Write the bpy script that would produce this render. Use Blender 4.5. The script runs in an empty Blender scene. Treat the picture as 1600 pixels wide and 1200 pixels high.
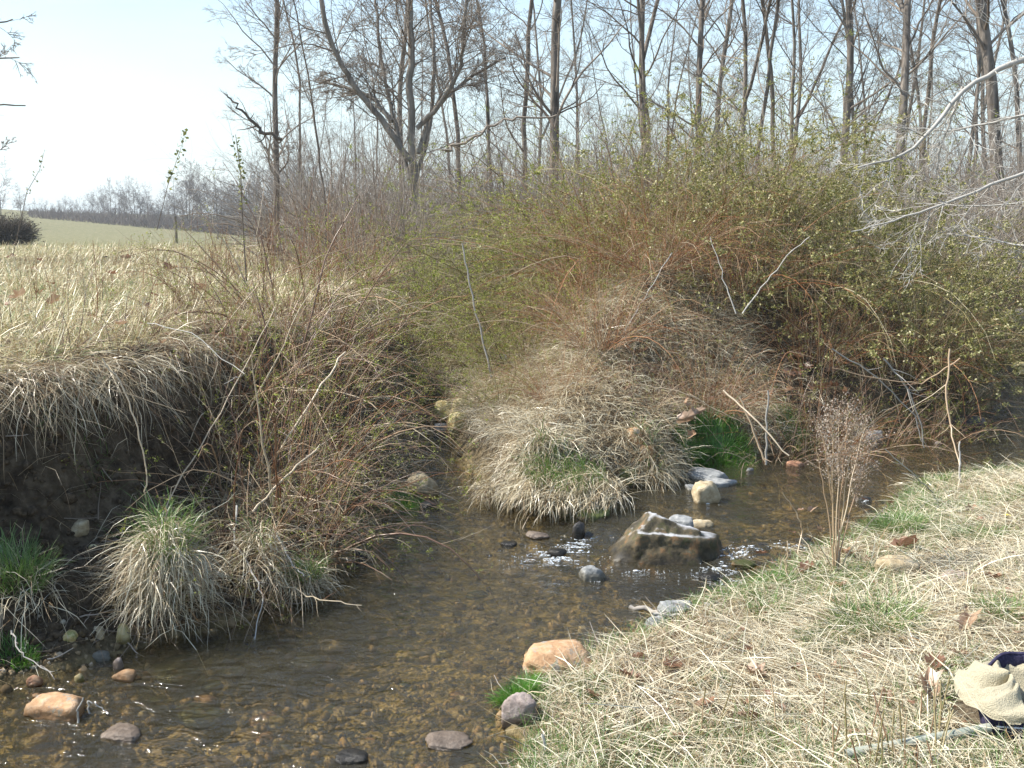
import bpy, math, random
import numpy as np
from math import radians, sin, cos, tan, pi

rng = np.random.default_rng(7)
random.seed(7)
SC = bpy.context.scene
COL = SC.collection

# ------------------------------------------------------------------ camera, sky, sun, exposure
CAM_Z = 1.8
FPX = 1640.0                       # focal length in photograph pixels (1600 wide)
PITCH = math.atan(255 / FPX)
cam = bpy.data.cameras.new('camera'); camo = bpy.data.objects.new('camera', cam); COL.objects.link(camo)
cam.sensor_fit = 'HORIZONTAL'; cam.sensor_width = 36; cam.lens = 36 * FPX / 1600
cam.clip_start = 0.05; cam.clip_end = 3000
camo.location = (0, 0, CAM_Z); camo.rotation_euler = (pi / 2 - PITCH, 0, 0)
SC.camera = camo

SUN_EL = radians(47); SUN_AZ = radians(-85)      # azimuth clockwise from +Y (view direction); negative = from the left
world = bpy.data.worlds.new('World'); SC.world = world; world.use_nodes = True
wn = world.node_tree.nodes; wl = world.node_tree.links
wn.clear()
sky = wn.new('ShaderNodeTexSky'); sky.sky_type = 'NISHITA'; sky.sun_disc = False
sky.sun_elevation = SUN_EL; sky.sun_rotation = SUN_AZ; sky.altitude = 50
sky.air_density = 1.3; sky.dust_density = 1.2; sky.ozone_density = 3.5
tc = wn.new('ShaderNodeTexCoord'); mp = wn.new('ShaderNodeMapping'); mp.inputs['Scale'].default_value = (1.2, 1.2, 5.0)
nz = wn.new('ShaderNodeTexNoise'); nz.inputs['Scale'].default_value = 1.7; nz.inputs['Detail'].default_value = 6; nz.inputs['Roughness'].default_value = 0.6
cr = wn.new('ShaderNodeMapRange'); cr.inputs['From Min'].default_value = 0.35; cr.inputs['From Max'].default_value = 0.7
cr.inputs['To Min'].default_value = 0.28; cr.inputs['To Max'].default_value = 1.0
mixc = wn.new('ShaderNodeMix'); mixc.data_type = 'RGBA'
mixc.inputs['B'].default_value = (4.6, 5.6, 5.85, 1)
sz = wn.new('ShaderNodeSeparateXYZ'); ev = wn.new('ShaderNodeMapRange'); ev.interpolation_type = 'SMOOTHSTEP'; ev.inputs['From Min'].default_value = -0.05; ev.inputs['From Max'].default_value = 0.40; ev.inputs['To Min'].default_value = 1.0; ev.inputs['To Max'].default_value = 0.12
vm = wn.new('ShaderNodeMath'); vm.operation = 'MULTIPLY'
wl.new(tc.outputs['Generated'], sz.inputs[0]); wl.new(sz.outputs[2], ev.inputs['Value']); wl.new(ev.outputs[0], vm.inputs[0]); wl.new(cr.outputs[0], vm.inputs[1])
bg = wn.new('ShaderNodeBackground'); bg.inputs['Strength'].default_value = 0.13
wo = wn.new('ShaderNodeOutputWorld')
wl.new(tc.outputs['Generated'], mp.inputs['Vector']); wl.new(mp.outputs[0], nz.inputs['Vector'])
wl.new(nz.outputs['Fac'], cr.inputs['Value']); wl.new(vm.outputs[0], mixc.inputs['Factor'])
wl.new(sky.outputs[0], mixc.inputs['A']); wl.new(mixc.outputs['Result'], bg.inputs['Color']); wl.new(bg.outputs[0], wo.inputs[0])

sun = bpy.data.lights.new('sun', 'SUN'); suno = bpy.data.objects.new('sun', sun); COL.objects.link(suno)
sun.energy = 5.0; sun.angle = radians(0.5); sun.color = (1.0, 0.95, 0.86)
sd = np.array([sin(SUN_AZ) * cos(SUN_EL), cos(SUN_AZ) * cos(SUN_EL), sin(SUN_EL)])   # towards the sun
from mathutils import Vector, Matrix
suno.rotation_euler = Vector(sd).to_track_quat('Z', 'Y').to_euler()
suno.location = (0, 0, 30)
SC.view_settings.view_transform = 'Standard'; SC.view_settings.look = 'None'
SC.view_settings.exposure = 0.84; SC.view_settings.gamma = 1; SC.view_settings.use_curve_mapping = False
SC.cycles.max_bounces = 6; SC.cycles.transparent_max_bounces = 10
SC.cycles.diffuse_bounces = 3; SC.cycles.glossy_bounces = 3; SC.cycles.volume_bounces = 0
SC.cycles.caustics_reflective = False; SC.cycles.caustics_refractive = False
SC.cycles.sample_clamp_indirect = 6

# ------------------------------------------------------------------ helpers: pixels to rays, noise
def ray(px, py):
    u = (px - 800) / FPX; v = (600 - py) / FPX
    return np.array([u, cos(PITCH) + v * sin(PITCH), -sin(PITCH) + v * cos(PITCH)])
def at(px, py, z=0.0):
    d = ray(px, py); t = (z - CAM_Z) / d[2]
    return np.array([d[0] * t, d[1] * t, z])
def atd(px, py, y):
    d = ray(px, py); t = y / d[1]
    return np.array([d[0] * t, y, CAM_Z + d[2] * t])

def _h(ix, iy, iz, s):
    n = (ix.astype(np.int64) * 374761393 + iy.astype(np.int64) * 668265263 + iz.astype(np.int64) * 2147483647 + s * 1274126177) & 0xffffffff
    n = ((n ^ (n >> 13)) * 1274126177) & 0xffffffff
    return ((n ^ (n >> 16)) & 0xffff) / 65535.0
def vnoise(x, y, z=None, s=0):
    x = np.asarray(x, float); y = np.asarray(y, float); z = np.zeros_like(x) if z is None else np.asarray(z, float)
    xi, yi, zi = np.floor(x), np.floor(y), np.floor(z)
    fx, fy, fz = x - xi, y - yi, z - zi
    fx = fx * fx * (3 - 2 * fx); fy = fy * fy * (3 - 2 * fy); fz = fz * fz * (3 - 2 * fz)
    r = 0
    for a in (0, 1):
        for b in (0, 1):
            for c in (0, 1):
                w = (fx if a else 1 - fx) * (fy if b else 1 - fy) * (fz if c else 1 - fz)
                r = r + w * _h(xi + a, yi + b, zi + c, s)
    return r * 2 - 1
def fbm(x, y, z=None, o=4, s=0):
    r = 0; a = 1; t = 0; z = np.zeros_like(np.asarray(x, float)) if z is None else z
    for i in range(o):
        r = r + a * vnoise(x * 2 ** i, y * 2 ** i, z * 2 ** i, s + i); t += a; a *= 0.5
    return r / t
def sstep(a, b, x):
    t = np.clip((x - a) / (b - a), 0, 1); return t * t * (3 - 2 * t)
def nrm(v):
    return v / np.maximum(np.linalg.norm(v, axis=-1, keepdims=True), 1e-9)

# ------------------------------------------------------------------ the lie of the land
def pts(lst, z=0.0):
    return [at(a, b, z)[:2] for a, b in lst]
SH_L = [(-9, -1), (-4.2, 2.4)] + pts([(0, 1080), (60, 1062), (140, 1040), (215, 1012), (300, 992), (400, 966), (480, 928), (545, 880), (565, 842), (600, 808), (636, 782), (648, 755), (650, 722), (640, 695), (652, 662), (664, 640)])
SH_M = pts([(680, 636), (694, 668), (706, 700), (716, 722), (745, 755), (778, 782), (840, 794), (905, 785), (960, 772), (1040, 764), (1078, 742), (1100, 730), (1185, 726), (1240, 706), (1290, 692), (1360, 680), (1430, 668), (1500, 660), (1548, 640), (1560, 606), (1640, 585), (1900, 575), (2600, 570)])
SH_N = pts([(2600, 670), (1900, 705), (1700, 722), (1600, 732), (1500, 744), (1430, 760), (1390, 790), (1360, 825), (1300, 855), (1250, 874), (1200, 905), (1140, 935), (1080, 958), (1020, 990), (950, 1022), (895, 1045), (835, 1075), (795, 1100), (780, 1130), (812, 1160), (800, 1200)]) + [(-0.35, 2.2), (-1.2, 0.6), (-5, -4)]
LIP = pts([(-900, 640), (-300, 615), (0, 580), (150, 556), (270, 530), (330, 494), (400, 508), (460, 482), (510, 470), (560, 445)], 1.1) + [(-1.4, 13.0), (-0.6, 16)]
WPOLY = np.array(SH_L + SH_M + SH_N)
FPOLY = np.array(LIP + [(-0.6, 500), (-900, 500), (-900, -50), LIP[0]])
def pdist(x, y, poly):
    poly = np.array(poly); d = np.full(x.shape, 1e9)
    for a, b in zip(poly[:-1], poly[1:]):
        ab = b - a; t = np.clip(((x - a[0]) * ab[0] + (y - a[1]) * ab[1]) / (ab @ ab + 1e-12), 0, 1)
        d = np.minimum(d, (x - a[0] - t * ab[0]) ** 2 + (y - a[1] - t * ab[1]) ** 2)
    return np.sqrt(d)
def inside(x, y, poly):
    r = np.zeros(x.shape, bool); n = len(poly)
    for i in range(n):
        x1, y1 = poly[i]; x2, y2 = poly[(i + 1) % n]
        if y1 == y2: continue
        c = ((y1 > y) != (y2 > y)) & (x < (x2 - x1) * (y - y1) / (y2 - y1) + x1)
        r ^= c
    return r
def fields(x, y):
    w = inside(x, y, WPOLY)
    dL, dM, dN = pdist(x, y, SH_L), pdist(x, y, SH_M), pdist(x, y, SH_N)
    return w, dL, dM, dN
def height0(x, y):
    x = np.asarray(x, float); y = np.asarray(y, float)
    w, dL, dM, dN = fields(x, y)
    dl = pdist(x, y, LIP); fs = inside(x, y, FPOLY)
    n1 = fbm(x * 0.9, y * 0.9, o=4, s=3); n2 = fbm(x * 6, y * 6, o=4, s=9)
    bed = -0.04 - 0.17 * sstep(0, 0.55, np.minimum(np.minimum(dL, dM), dN)) + 0.03 * n1 + 0.02 * n2
    t = dL / (dL + dl + 1e-6); t = np.where(fs, 1, t)
    tt = np.clip(t + 0.05 * n2, 0, 1)
    far = sstep(20, 150, y)
    fz = 1.1 + 0.05 * n1 + (-0.085 * np.clip(x + 46, -60, 24) - .5) * far + 0.9 * sstep(8, 18, np.abs(x + 46)) * 0 
    zL = 0.02 + 0.30 * sstep(0.0, 0.5, tt) + 0.74 * sstep(0.52, 0.9, tt) + 0.05 * n2 * (1 - t) + .10 * sstep(.4, .7, tt) * (1 - sstep(.85, 1, tt)) * fbm(x * 11, y * 11, o=3, s=19)
    zL = np.where(fs, fz, zL * (1 + 0.1 * n1))
    zM = 0.28 * np.exp(-((x - 1.4) / 1.3) ** 2 - ((y - 10.9) / 1.2) ** 2) + 0.22 * np.exp(-((x - 3.6) / 1.2) ** 2 - ((y - 10.2) / 1.0) ** 2) + 0.05 + 0.24 * sstep(0, 0.2, dM) + (1.10 - .35 * (1 - sstep(-.6, .9, x))) * sstep(0.0, 2.0 + .9 * (1 - sstep(-.4, .8, x)), dM) + 0.10 * fbm(x * 2.2, y * 2.2, s=81, o=3) * sstep(.1, .6, dM) + 0.09 * n1 + 0.04 * n2
    zN = 0.01 + 0.06 * sstep(0, 0.25, dN) + 0.24 * sstep(0.1, 1.8, dN) + 0.05 * n1 + 0.015 * n2
    wLM = sstep(-0.5, 0.5, dM - dL)
    wLM = np.where(fs, sstep(-0.2, 0.6, dM - dL * 0.4 + np.clip(y - 12, 0, 5)), wLM)
    zb = zL * wLM + zM * (1 - wLM)
    nearN = dN < np.minimum(dL, dM)
    zb = np.where(nearN, zN, zb)
    zfar = fz
    k = sstep(14, 22, y)
    zb = np.where(y > 14, zb * (1 - k) + zfar * k, zb)
    return np.where(w, bed, zb)
GX0, GX1, GY0, GY1, GS = -10.0, 14.0, -2.0, 30.0, 0.05
_gx = np.arange(GX0, GX1 + GS / 2, GS); _gy = np.arange(GY0, GY1 + GS / 2, GS)
_X, _Y = np.meshgrid(_gx, _gy)
HG = height0(_X, _Y)
_w, _dL, _dM, _dN = fields(_X, _Y)
_fs = inside(_X, _Y, FPOLY)
def samp(G, x, y):
    fx = np.clip((x - GX0) / GS, 0, len(_gx) - 1.001); fy = np.clip((y - GY0) / GS, 0, len(_gy) - 1.001)
    i = fx.astype(int); j = fy.astype(int); a = fx - i; b = fy - j
    return (G[j, i] * (1 - a) + G[j, i + 1] * a) * (1 - b) + (G[j + 1, i] * (1 - a) + G[j + 1, i + 1] * a) * b
def height(x, y):
    x = np.asarray(x, float); y = np.asarray(y, float)
    z = samp(HG, x, y)
    o = (x < GX0) | (x > GX1) | (y > GY1) | (y < GY0)
    if o.any():
        z = np.array(z); z[o] = height0(x[o], y[o])
    return z
def hz(x, y): return float(height(np.array([x]), np.array([y]))[0])
def hit(px, py, lift=0.0):
    d = ray(px, py); ts = np.arange(1.5, 60, 0.02)
    p = d[None] * ts[:, None]; p[:, 2] += CAM_Z
    h = np.maximum(height(p[:, 0], p[:, 1]), 0.0) + lift
    k = np.argmax(p[:, 2] <= h)
    if p[k, 2] > h[k]: k = len(ts) - 1
    return p[k]

# ------------------------------------------------------------------ mesh building
def mk(name, verts, faces, mat, parent=None, tint=None, smooth=True):
    """faces: int array (F,3) or (F,4); tint: one float per vertex"""
    verts = np.asarray(verts, np.float32).reshape(-1, 3)
    me = bpy.data.meshes.new(name)
    groups = faces if isinstance(faces, list) else [faces]
    groups = [np.asarray(f, np.int32) for f in groups if len(f)]
    me.vertices.add(len(verts)); me.vertices.foreach_set('co', verts.ravel())
    tot = sum(f.size for f in groups); nf = sum(len(f) for f in groups)
    me.loops.add(tot); me.polygons.add(nf)
    me.loops.foreach_set('vertex_index', np.concatenate([f.ravel() for f in groups]))
    starts = []; off = 0
    for f in groups:
        starts.append(off + np.arange(len(f)) * f.shape[1]); off += f.size
    me.polygons.foreach_set('loop_start', np.concatenate(starts).astype(np.int32))
    if smooth: me.polygons.foreach_set('use_smooth', np.ones(nf, bool))
    if tint is not None:
        a = me.attributes.new('tint', 'FLOAT', 'POINT'); a.data.foreach_set('value', np.asarray(tint, np.float32).ravel())
    me.update(calc_edges=True)
    me.materials.append(mat)
    o = bpy.data.objects.new(name, me); COL.objects.link(o)
    if parent is not None:
        o.parent = parent
        if name in ('twigs', 'limbs', 'leaves', 'stems', 'dry_blades', 'green_blades', 'branchlets', 'seed_heads', 'buds', 'petals', 'foliage'): o['kind'] = 'stuff'
    return o
def thing(name, label, cat, loc=(0, 0, 0), group=None):
    o = bpy.data.objects.new(name, None); COL.objects.link(o); o.location = [float(v) for v in loc]
    o.empty_display_size = 0.1
    return tag(o, label, cat, group)
def tag(o, label=None, cat=None, group=None, kind=None):
    if label: o['label'] = label
    if cat: o['category'] = cat
    if group: o['group'] = group
    if kind: o['kind'] = kind
    return o
def dup(root, loc, rz=0.0, sc=1.0, label=None, group=None, tilt=(0, 0), scz=None):
    r = root.copy(); COL.objects.link(r); r.location = [float(v) for v in loc]
    r.rotation_euler = (tilt[0], tilt[1], rz); r.scale = (sc, sc, scz or sc)
    if label: r['label'] = label
    if group: r['group'] = group
    for ch in list(root.children):
        c = ch.copy(); COL.objects.link(c); c.parent = r
        for g in list(ch.children):
            d = g.copy(); COL.objects.link(d); d.parent = c
    return r

class Geo:
    def __init__(s): s.v = []; s.f4 = []; s.f3 = []; s.t = []; s.n = 0
    def add(s, v, f, t):
        v = np.asarray(v).reshape(-1, 3); f = np.asarray(f)
        (s.f4 if f.shape[1] == 4 else s.f3).append(f + s.n); s.v.append(v); s.t.append(np.broadcast_to(t, (len(v),)) if np.ndim(t) == 0 else np.asarray(t).ravel()); s.n += len(v)
    def build(s, name, mat, parent=None, smooth=True):
        fs = [np.concatenate(x) for x in (s.f4, s.f3) if x]
        return mk(name, np.concatenate(s.v), fs, mat, parent, np.concatenate(s.t), smooth)
    def tubes(s, P, R, S=3, tint=0.5):
        N, K, _ = P.shape
        T = np.gradient(P, axis=1); T = nrm(T)
        up = np.where(np.abs(T[..., 2:3]) > 0.9, np.array([1.0, 0, 0]), np.array([0, 0, 1.0]))
        up = np.broadcast_to(up[:, :1], T.shape)
        A = nrm(np.cross(T, up)); B = np.cross(T, A)
        an = np.arange(S) * 2 * pi / S
        ring = P[:, :, None] + R[:, :, None, None] * (A[:, :, None] * np.cos(an)[None, None, :, None] + B[:, :, None] * np.sin(an)[None, None, :, None])
        base = (np.arange(N) * K * S)[:, None, None] + (np.arange(K - 1) * S)[None, :, None]
        j = np.arange(S)[None, None]; j2 = (j + 1) % S
        f = np.stack([base + j, base + j2, base + S + j2, base + S + j], -1).reshape(-1, 4)
        t = np.broadcast_to(np.reshape(tint, (-1, 1)) if np.ndim(tint) else tint, (N, K * S)).ravel()
        s.add(ring, f, t)
    def ribbons(s, P, W, side, tint):
        N, K, _ = P.shape
        if side.ndim == 2: side = side[:, None]
        v = np.stack([P - side * W[..., None] / 2, P + side * W[..., None] / 2], 2)
        base = (np.arange(N) * K * 2)[:, None] + (np.arange(K - 1) * 2)[None]
        f = np.stack([base, base + 1, base + 3, base + 2], -1).reshape(-1, 4)
        s.add(v, f, np.repeat(np.broadcast_to(tint, (N,)), K * 2))
    def leaves(s, C, size, tint, flat=0.0, asp=0.55):
        N = len(C); d = nrm(rng.normal(size=(N, 3)) * [1, 1, 1 - flat * 0.8]); q = nrm(np.cross(d, rng.normal(size=(N, 3)))); n = np.cross(d, q)
        L = np.broadcast_to(size, (N,))[:, None]
        v = np.stack([C, C + d * L * .5 + q * L * asp / 2 + n * L * .08, C + d * L, C + d * L * .5 - q * L * asp / 2 + n * L * .08], 1)
        f = np.arange(N * 4).reshape(N, 4)
        s.add(v, f, np.repeat(np.broadcast_to(tint, (N,)), 4))

def grow(S0, D, L, K, wander=0.1, trop=0.0, g=rng):
    """N polylines grown from S0 along D; trop bends them up (+) or lets them droop (-)"""
    N = len(S0); P = np.empty((N, K, 3)); P[:, 0] = S0; d = nrm(D)
    step = np.reshape(L, (-1, 1)) / (K - 1); trop = np.broadcast_to(trop, (N,))
    for i in range(1, K):
        d = d + g.normal(size=(N, 3)) * wander; d[:, 2] += trop * (i / K) 
        d = nrm(d); P[:, i] = P[:, i - 1] + d * step
    return P
def spawn(P, R, n, t0, t1, a0, a1, lf, L, g=rng):
    """n children on every polyline: start, direction, length, radius"""
    N, K, _ = P.shape
    pi_ = np.repeat(np.arange(N), n); M = len(pi_)
    t = g.uniform(t0, t1, M); f = t * (K - 1.001); i = f.astype(int); a = (f - i)[:, None]
    p = P[pi_, i] * (1 - a) + P[pi_, i + 1] * a; d = nrm(P[pi_, i + 1] - P[pi_, i])
    r = R[pi_, i] * (1 - a[:, 0]) + R[pi_, i + 1] * a[:, 0]
    q = nrm(np.cross(d, g.normal(size=(M, 3)))); an = g.uniform(a0, a1, M)[:, None]
    dd = d * np.cos(an) + q * np.sin(an)
    ln = np.reshape(L, (-1,))[pi_] * lf * g.uniform(0.6, 1.2, M) * (1.15 - 0.6 * t)
    return p, dd, ln, r
def taper(r0, K, tip=0.25):
    return np.reshape(r0, (-1, 1)) * np.linspace(1, tip, K)[None]

# ------------------------------------------------------------------ materials
def newmat(name):
    m = bpy.data.materials.new(name); m.use_nodes = True; m.node_tree.nodes.clear(); return m, m.node_tree.nodes, m.node_tree.links
def ramp(n, stops):
    r = n.new('ShaderNodeValToRGB'); e = r.color_ramp.elements
    while len(e) < len(stops): e.new(0.5)
    for i, (p, c) in enumerate(stops):
        e[i].position = p; e[i].color = (*c, 1)
    return r
def plantmat(name, stops, trans=0.3, rough=None, tcol=None):
    m, n, l = newmat(name)
    a = n.new('ShaderNodeAttribute'); a.attribute_name = 'tint'
    r = ramp(n, stops); l.new(a.outputs['Fac'], r.inputs[0])
    d = n.new('ShaderNodeBsdfDiffuse'); l.new(r.outputs[0], d.inputs[0]); out = d
    if rough is not None:
        gl = n.new('ShaderNodeBsdfGlossy'); gl.inputs['Roughness'].default_value = rough; gl.inputs[0].default_value = (1, 1, 1, 1)
        mg = n.new('ShaderNodeMixShader'); mg.inputs[0].default_value = 0.06; l.new(d.outputs[0], mg.inputs[1]); l.new(gl.outputs[0], mg.inputs[2]); out = mg
    if trans > 0:
        t = n.new('ShaderNodeBsdfTranslucent'); l.new(r.outputs[0], t.inputs[0])
        mx = n.new('ShaderNodeMixShader'); mx.inputs[0].default_value = trans
        l.new(out.outputs[0], mx.inputs[1]); l.new(t.outputs[0], mx.inputs[2]); out = mx
    o = n.new('ShaderNodeOutputMaterial'); l.new(out.outputs[0], o.inputs[0]); return m
STRAW = plantmat('dry_straw', [(0, (.11, .06, .03)), (.15, (.22, .13, .06)), (.3, (.35, .27, .15)), (.5, (.48, .40, .26)), (.7, (.60, .53, .38)), (.88, (.74, .69, .51)), (1, (.40, .38, .30))], .15, .35)
FSTRAW = plantmat('field_straw', [(0, (.14, .08, .04)), (.15, (.28, .19, .10)), (.35, (.45, .36, .19)), (.6, (.60, .52, .31)), (.78, (.72, .66, .45)), (.86, (.30, .34, .15)), (1, (.18, .24, .08))], .2, .4)
GREEN = plantmat('green_blades', [(0, (.06, .11, .02)), (.4, (.11, .21, .04)), (.7, (.18, .30, .07)), (.9, (.33, .38, .15)), (1, (.55, .50, .30))], .4, .35)
BGREEN = plantmat('bright_green_blades', [(0, (.05, .13, .01)), (.5, (.10, .27, .03)), (1, (.20, .38, .07))], .45, .35)
BARK = plantmat('grey_bark', [(0, (.06, .05, .04)), (.4, (.14, .12, .10)), (.7, (.22, .19, .16)), (1, (.36, .33, .29))], 0)
TWIG = plantmat('grey_twigs', [(0, (.14, .11, .085)), (.5, (.27, .23, .19)), (1, (.42, .37, .32))], 0)
CANE = plantmat('straw_canes', [(0, (.10, .05, .03)), (.3, (.24, .14, .08)), (.6, (.42, .31, .19)), (1, (.60, .50, .36))], 0, .35)
RUSSET = plantmat('russet_canes', [(0, (.13, .06, .03)), (.35, (.30, .15, .085)), (.6, (.36, .24, .15)), (.85, (.42, .34, .23)), (1, (.52, .45, .33))], 0)
OLIVE = plantmat('olive_canes', [(0, (.11, .09, .04)), (.4, (.24, .20, .10)), (.75, (.38, .32, .19)), (1, (.50, .45, .32))], 0)
REDC = plantmat('red_canes', [(0, (.13, .06, .03)), (.4, (.36, .17, .085)), (.75, (.44, .28, .17)), (1, (.52, .44, .33))], 0)
PALE = plantmat('pale_grey_bark', [(0, (.26, .24, .21)), (.5, (.42, .40, .36)), (1, (.60, .57, .52))], 0)
BUDS = plantmat('bud_leaves', [(0, (.12, .15, .03)), (.5, (.26, .30, .06)), (.85, (.42, .43, .13)), (1, (.5, .5, .25))], .4)
GLEAF = plantmat('glossy_leaves', [(0, (.10, .12, .02)), (.4, (.23, .23, .055)), (.75, (.38, .35, .12)), (1, (.58, .52, .30))], .3, .5)
BLEAF = plantmat('brown_leaves', [(0, (.11, .05, .03)), (.35, (.23, .12, .07)), (.7, (.34, .21, .13)), (1, (.52, .40, .28))], .3, .4)
FLUFF = plantmat('seed_fluff', [(0, (.25, .18, .13)), (.5, (.45, .38, .31)), (1, (.68, .62, .54))], .3)
FARTW = plantmat('far_twigs', [(0, (.10, .08, .07)), (.5, (.18, .15, .13)), (1, (.26, .23, .20))], 0)

def barkmat(name, c0, c1, sc=9):
    m, n, l = newmat(name); t = n.new('ShaderNodeTexCoord'); mp = n.new('ShaderNodeMapping'); mp.inputs['Scale'].default_value = (1, 1, .18)
    nz = n.new('ShaderNodeTexNoise'); nz.inputs['Scale'].default_value = sc; nz.inputs['Detail'].default_value = 6
    r = ramp(n, [(.3, c0), (.7, c1)]); d = n.new('ShaderNodeBsdfDiffuse'); b = n.new('ShaderNodeBump'); b.inputs['Strength'].default_value = .8; b.inputs['Distance'].default_value = .05
    o = n.new('ShaderNodeOutputMaterial')
    l.new(t.outputs['Object'], mp.inputs[0]); l.new(mp.outputs[0], nz.inputs[0]); l.new(nz.outputs['Fac'], r.inputs[0]); l.new(r.outputs[0], d.inputs[0])
    l.new(nz.outputs['Fac'], b.inputs['Height']); l.new(b.outputs[0], d.inputs['Normal']); l.new(d.outputs[0], o.inputs[0]); return m
TRUNK = barkmat('trunk_bark', (.085, .072, .06), (.27, .235, .20), 14)
TRUNKP = barkmat('pale_trunk_bark', (.13, .115, .10), (.32, .29, .25), 12)

def rockmat(name, stops, rough=.75, moss=None, mossamt=.5, pale=None, wet=True, sc=26):
    m, n, l = newmat(name); t = n.new('ShaderNodeTexCoord'); g = n.new('ShaderNodeNewGeometry')
    nz = n.new('ShaderNodeTexNoise'); nz.inputs['Scale'].default_value = sc; nz.inputs['Detail'].default_value = 9; nz.inputs['Roughness'].default_value = .68
    l.new(g.outputs['Position'], nz.inputs[0]); r = ramp(n, stops); l.new(nz.outputs['Fac'], r.inputs[0]); col = r.outputs[0]
    def mix(a, b, f):
        x = n.new('ShaderNodeMix'); x.data_type = 'RGBA'; l.new(f, x.inputs['Factor'])
        l.new(a, x.inputs['A']); 
        if isinstance(b, tuple): x.inputs['B'].default_value = (*b, 1)
        else: l.new(b, x.inputs['B'])
        return x.outputs['Result']
    def mr(src, a, b, c=0, d=1):
        x = n.new('ShaderNodeMapRange'); l.new(src, x.inputs['Value']); x.inputs['From Min'].default_value = a; x.inputs['From Max'].default_value = b
        x.inputs['To Min'].default_value = c; x.inputs['To Max'].default_value = d; return x.outputs[0]
    if moss:
        n2 = n.new('ShaderNodeTexNoise'); n2.inputs['Scale'].default_value = 16; n2.inputs['Detail'].default_value = 9; n2.inputs['Roughness'].default_value = .7; l.new(g.outputs['Position'], n2.inputs[0])
        col = mix(col, moss, mr(n2.outputs['Fac'], .62 - .25 * mossamt, .66 - .2 * mossamt))
    sx = n.new('ShaderNodeSeparateXYZ'); l.new(g.outputs['Position'], sx.inputs[0])
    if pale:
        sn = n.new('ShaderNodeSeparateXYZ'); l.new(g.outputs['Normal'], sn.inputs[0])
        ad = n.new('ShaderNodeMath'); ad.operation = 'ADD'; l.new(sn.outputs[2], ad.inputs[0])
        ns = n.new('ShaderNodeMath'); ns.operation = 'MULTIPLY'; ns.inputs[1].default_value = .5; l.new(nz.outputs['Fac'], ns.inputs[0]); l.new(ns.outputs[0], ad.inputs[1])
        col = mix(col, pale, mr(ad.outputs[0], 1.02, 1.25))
    rg = mr(sx.outputs[2], .0, .05, .2, rough)
    if wet:
        x = n.new('ShaderNodeMix'); x.data_type = 'RGBA'; x.blend_type = 'MULTIPLY'; l.new(mr(sx.outputs[2], .11 if pale else .05, .03), x.inputs['Factor']); l.new(col, x.inputs['A']); x.inputs['B'].default_value = (.5, .47, .4, 1); col = x.outputs['Result']
    b = n.new('ShaderNodeBump'); b.inputs['Strength'].default_value = 1; b.inputs['Distance'].default_value = .012; l.new(nz.outputs['Fac'], b.inputs['Height'])
    p = n.new('ShaderNodeBsdfPrincipled'); l.new(col, p.inputs['Base Color']); l.new(rg, p.inputs['Roughness']); l.new(b.outputs[0], p.inputs['Normal']); p.inputs['Specular IOR Level'].default_value = .35
    o = n.new('ShaderNodeOutputMaterial'); l.new(p.outputs[0], o.inputs[0]); return m
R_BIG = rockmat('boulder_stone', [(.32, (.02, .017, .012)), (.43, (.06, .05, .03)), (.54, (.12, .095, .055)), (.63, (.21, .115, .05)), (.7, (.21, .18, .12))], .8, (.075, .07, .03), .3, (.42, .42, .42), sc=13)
R_ORG = rockmat('orange_stone', [(.3, (.28, .15, .075)), (.5, (.46, .28, .15)), (.7, (.54, .40, .27))], .85, (.30, .27, .22), .2)
R_TAN = rockmat('tan_stone', [(.3, (.24, .18, .10)), (.5, (.40, .32, .20)), (.7, (.55, .48, .34))], .85)
R_YEL = rockmat('yellow_stone', [(.3, (.28, .19, .07)), (.45, (.46, .37, .16)), (.7, (.62, .57, .38))], .85, (.28, .28, .10), .35)
R_GRY = rockmat('grey_stone', [(.3, (.14, .145, .14)), (.5, (.26, .265, .26)), (.7, (.42, .42, .40))], .7)
R_PNK = rockmat('pinkish_stone', [(.3, (.19, .15, .13)), (.5, (.32, .26, .23)), (.7, (.42, .36, .33))], .8)
R_DRK = rockmat('dark_wet_stone', [(.3, (.018, .018, .017)), (.6, (.06, .055, .05)), (.75, (.12, .10, .08))], .35)
R_MOS = rockmat('mossy_stone', [(.3, (.07, .055, .03)), (.5, (.16, .13, .06)), (.7, (.30, .17, .07))], .6, (.10, .12, .03), .8)
R_RED = rockmat('red_stone', [(.3, (.22, .10, .06)), (.5, (.38, .20, .12)), (.7, (.5, .34, .22))], .85)
RM = dict(org=R_ORG, tan=R_TAN, yel=R_YEL, gry=R_GRY, pnk=R_PNK, drk=R_DRK, mos=R_MOS, red=R_RED)

def simple(name, col, rough=.6, spec=.3, bump=None, c2=None, sc=30):
    m, n, l = newmat(name); p = n.new('ShaderNodeBsdfPrincipled'); o = n.new('ShaderNodeOutputMaterial')
    nz = n.new('ShaderNodeTexNoise'); nz.inputs['Scale'].default_value = sc; nz.inputs['Detail'].default_value = 5
    t = n.new('ShaderNodeTexCoord'); l.new(t.outputs['Object'], nz.inputs[0])
    r = ramp(n, [(.3, col), (.7, c2 or tuple(min(1, c * 1.35) for c in col))]); l.new(nz.outputs['Fac'], r.inputs[0]); l.new(r.outputs[0], p.inputs['Base Color'])
    p.inputs['Roughness'].default_value = rough; p.inputs['Specular IOR Level'].default_value = spec
    if bump:
        b = n.new('ShaderNodeBump'); b.inputs['Strength'].default_value = bump; b.inputs['Distance'].default_value = .01; l.new(nz.outputs['Fac'], b.inputs['Height']); l.new(b.outputs[0], p.inputs['Normal'])
    l.new(p.outputs[0], o.inputs[0]); return m

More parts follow.
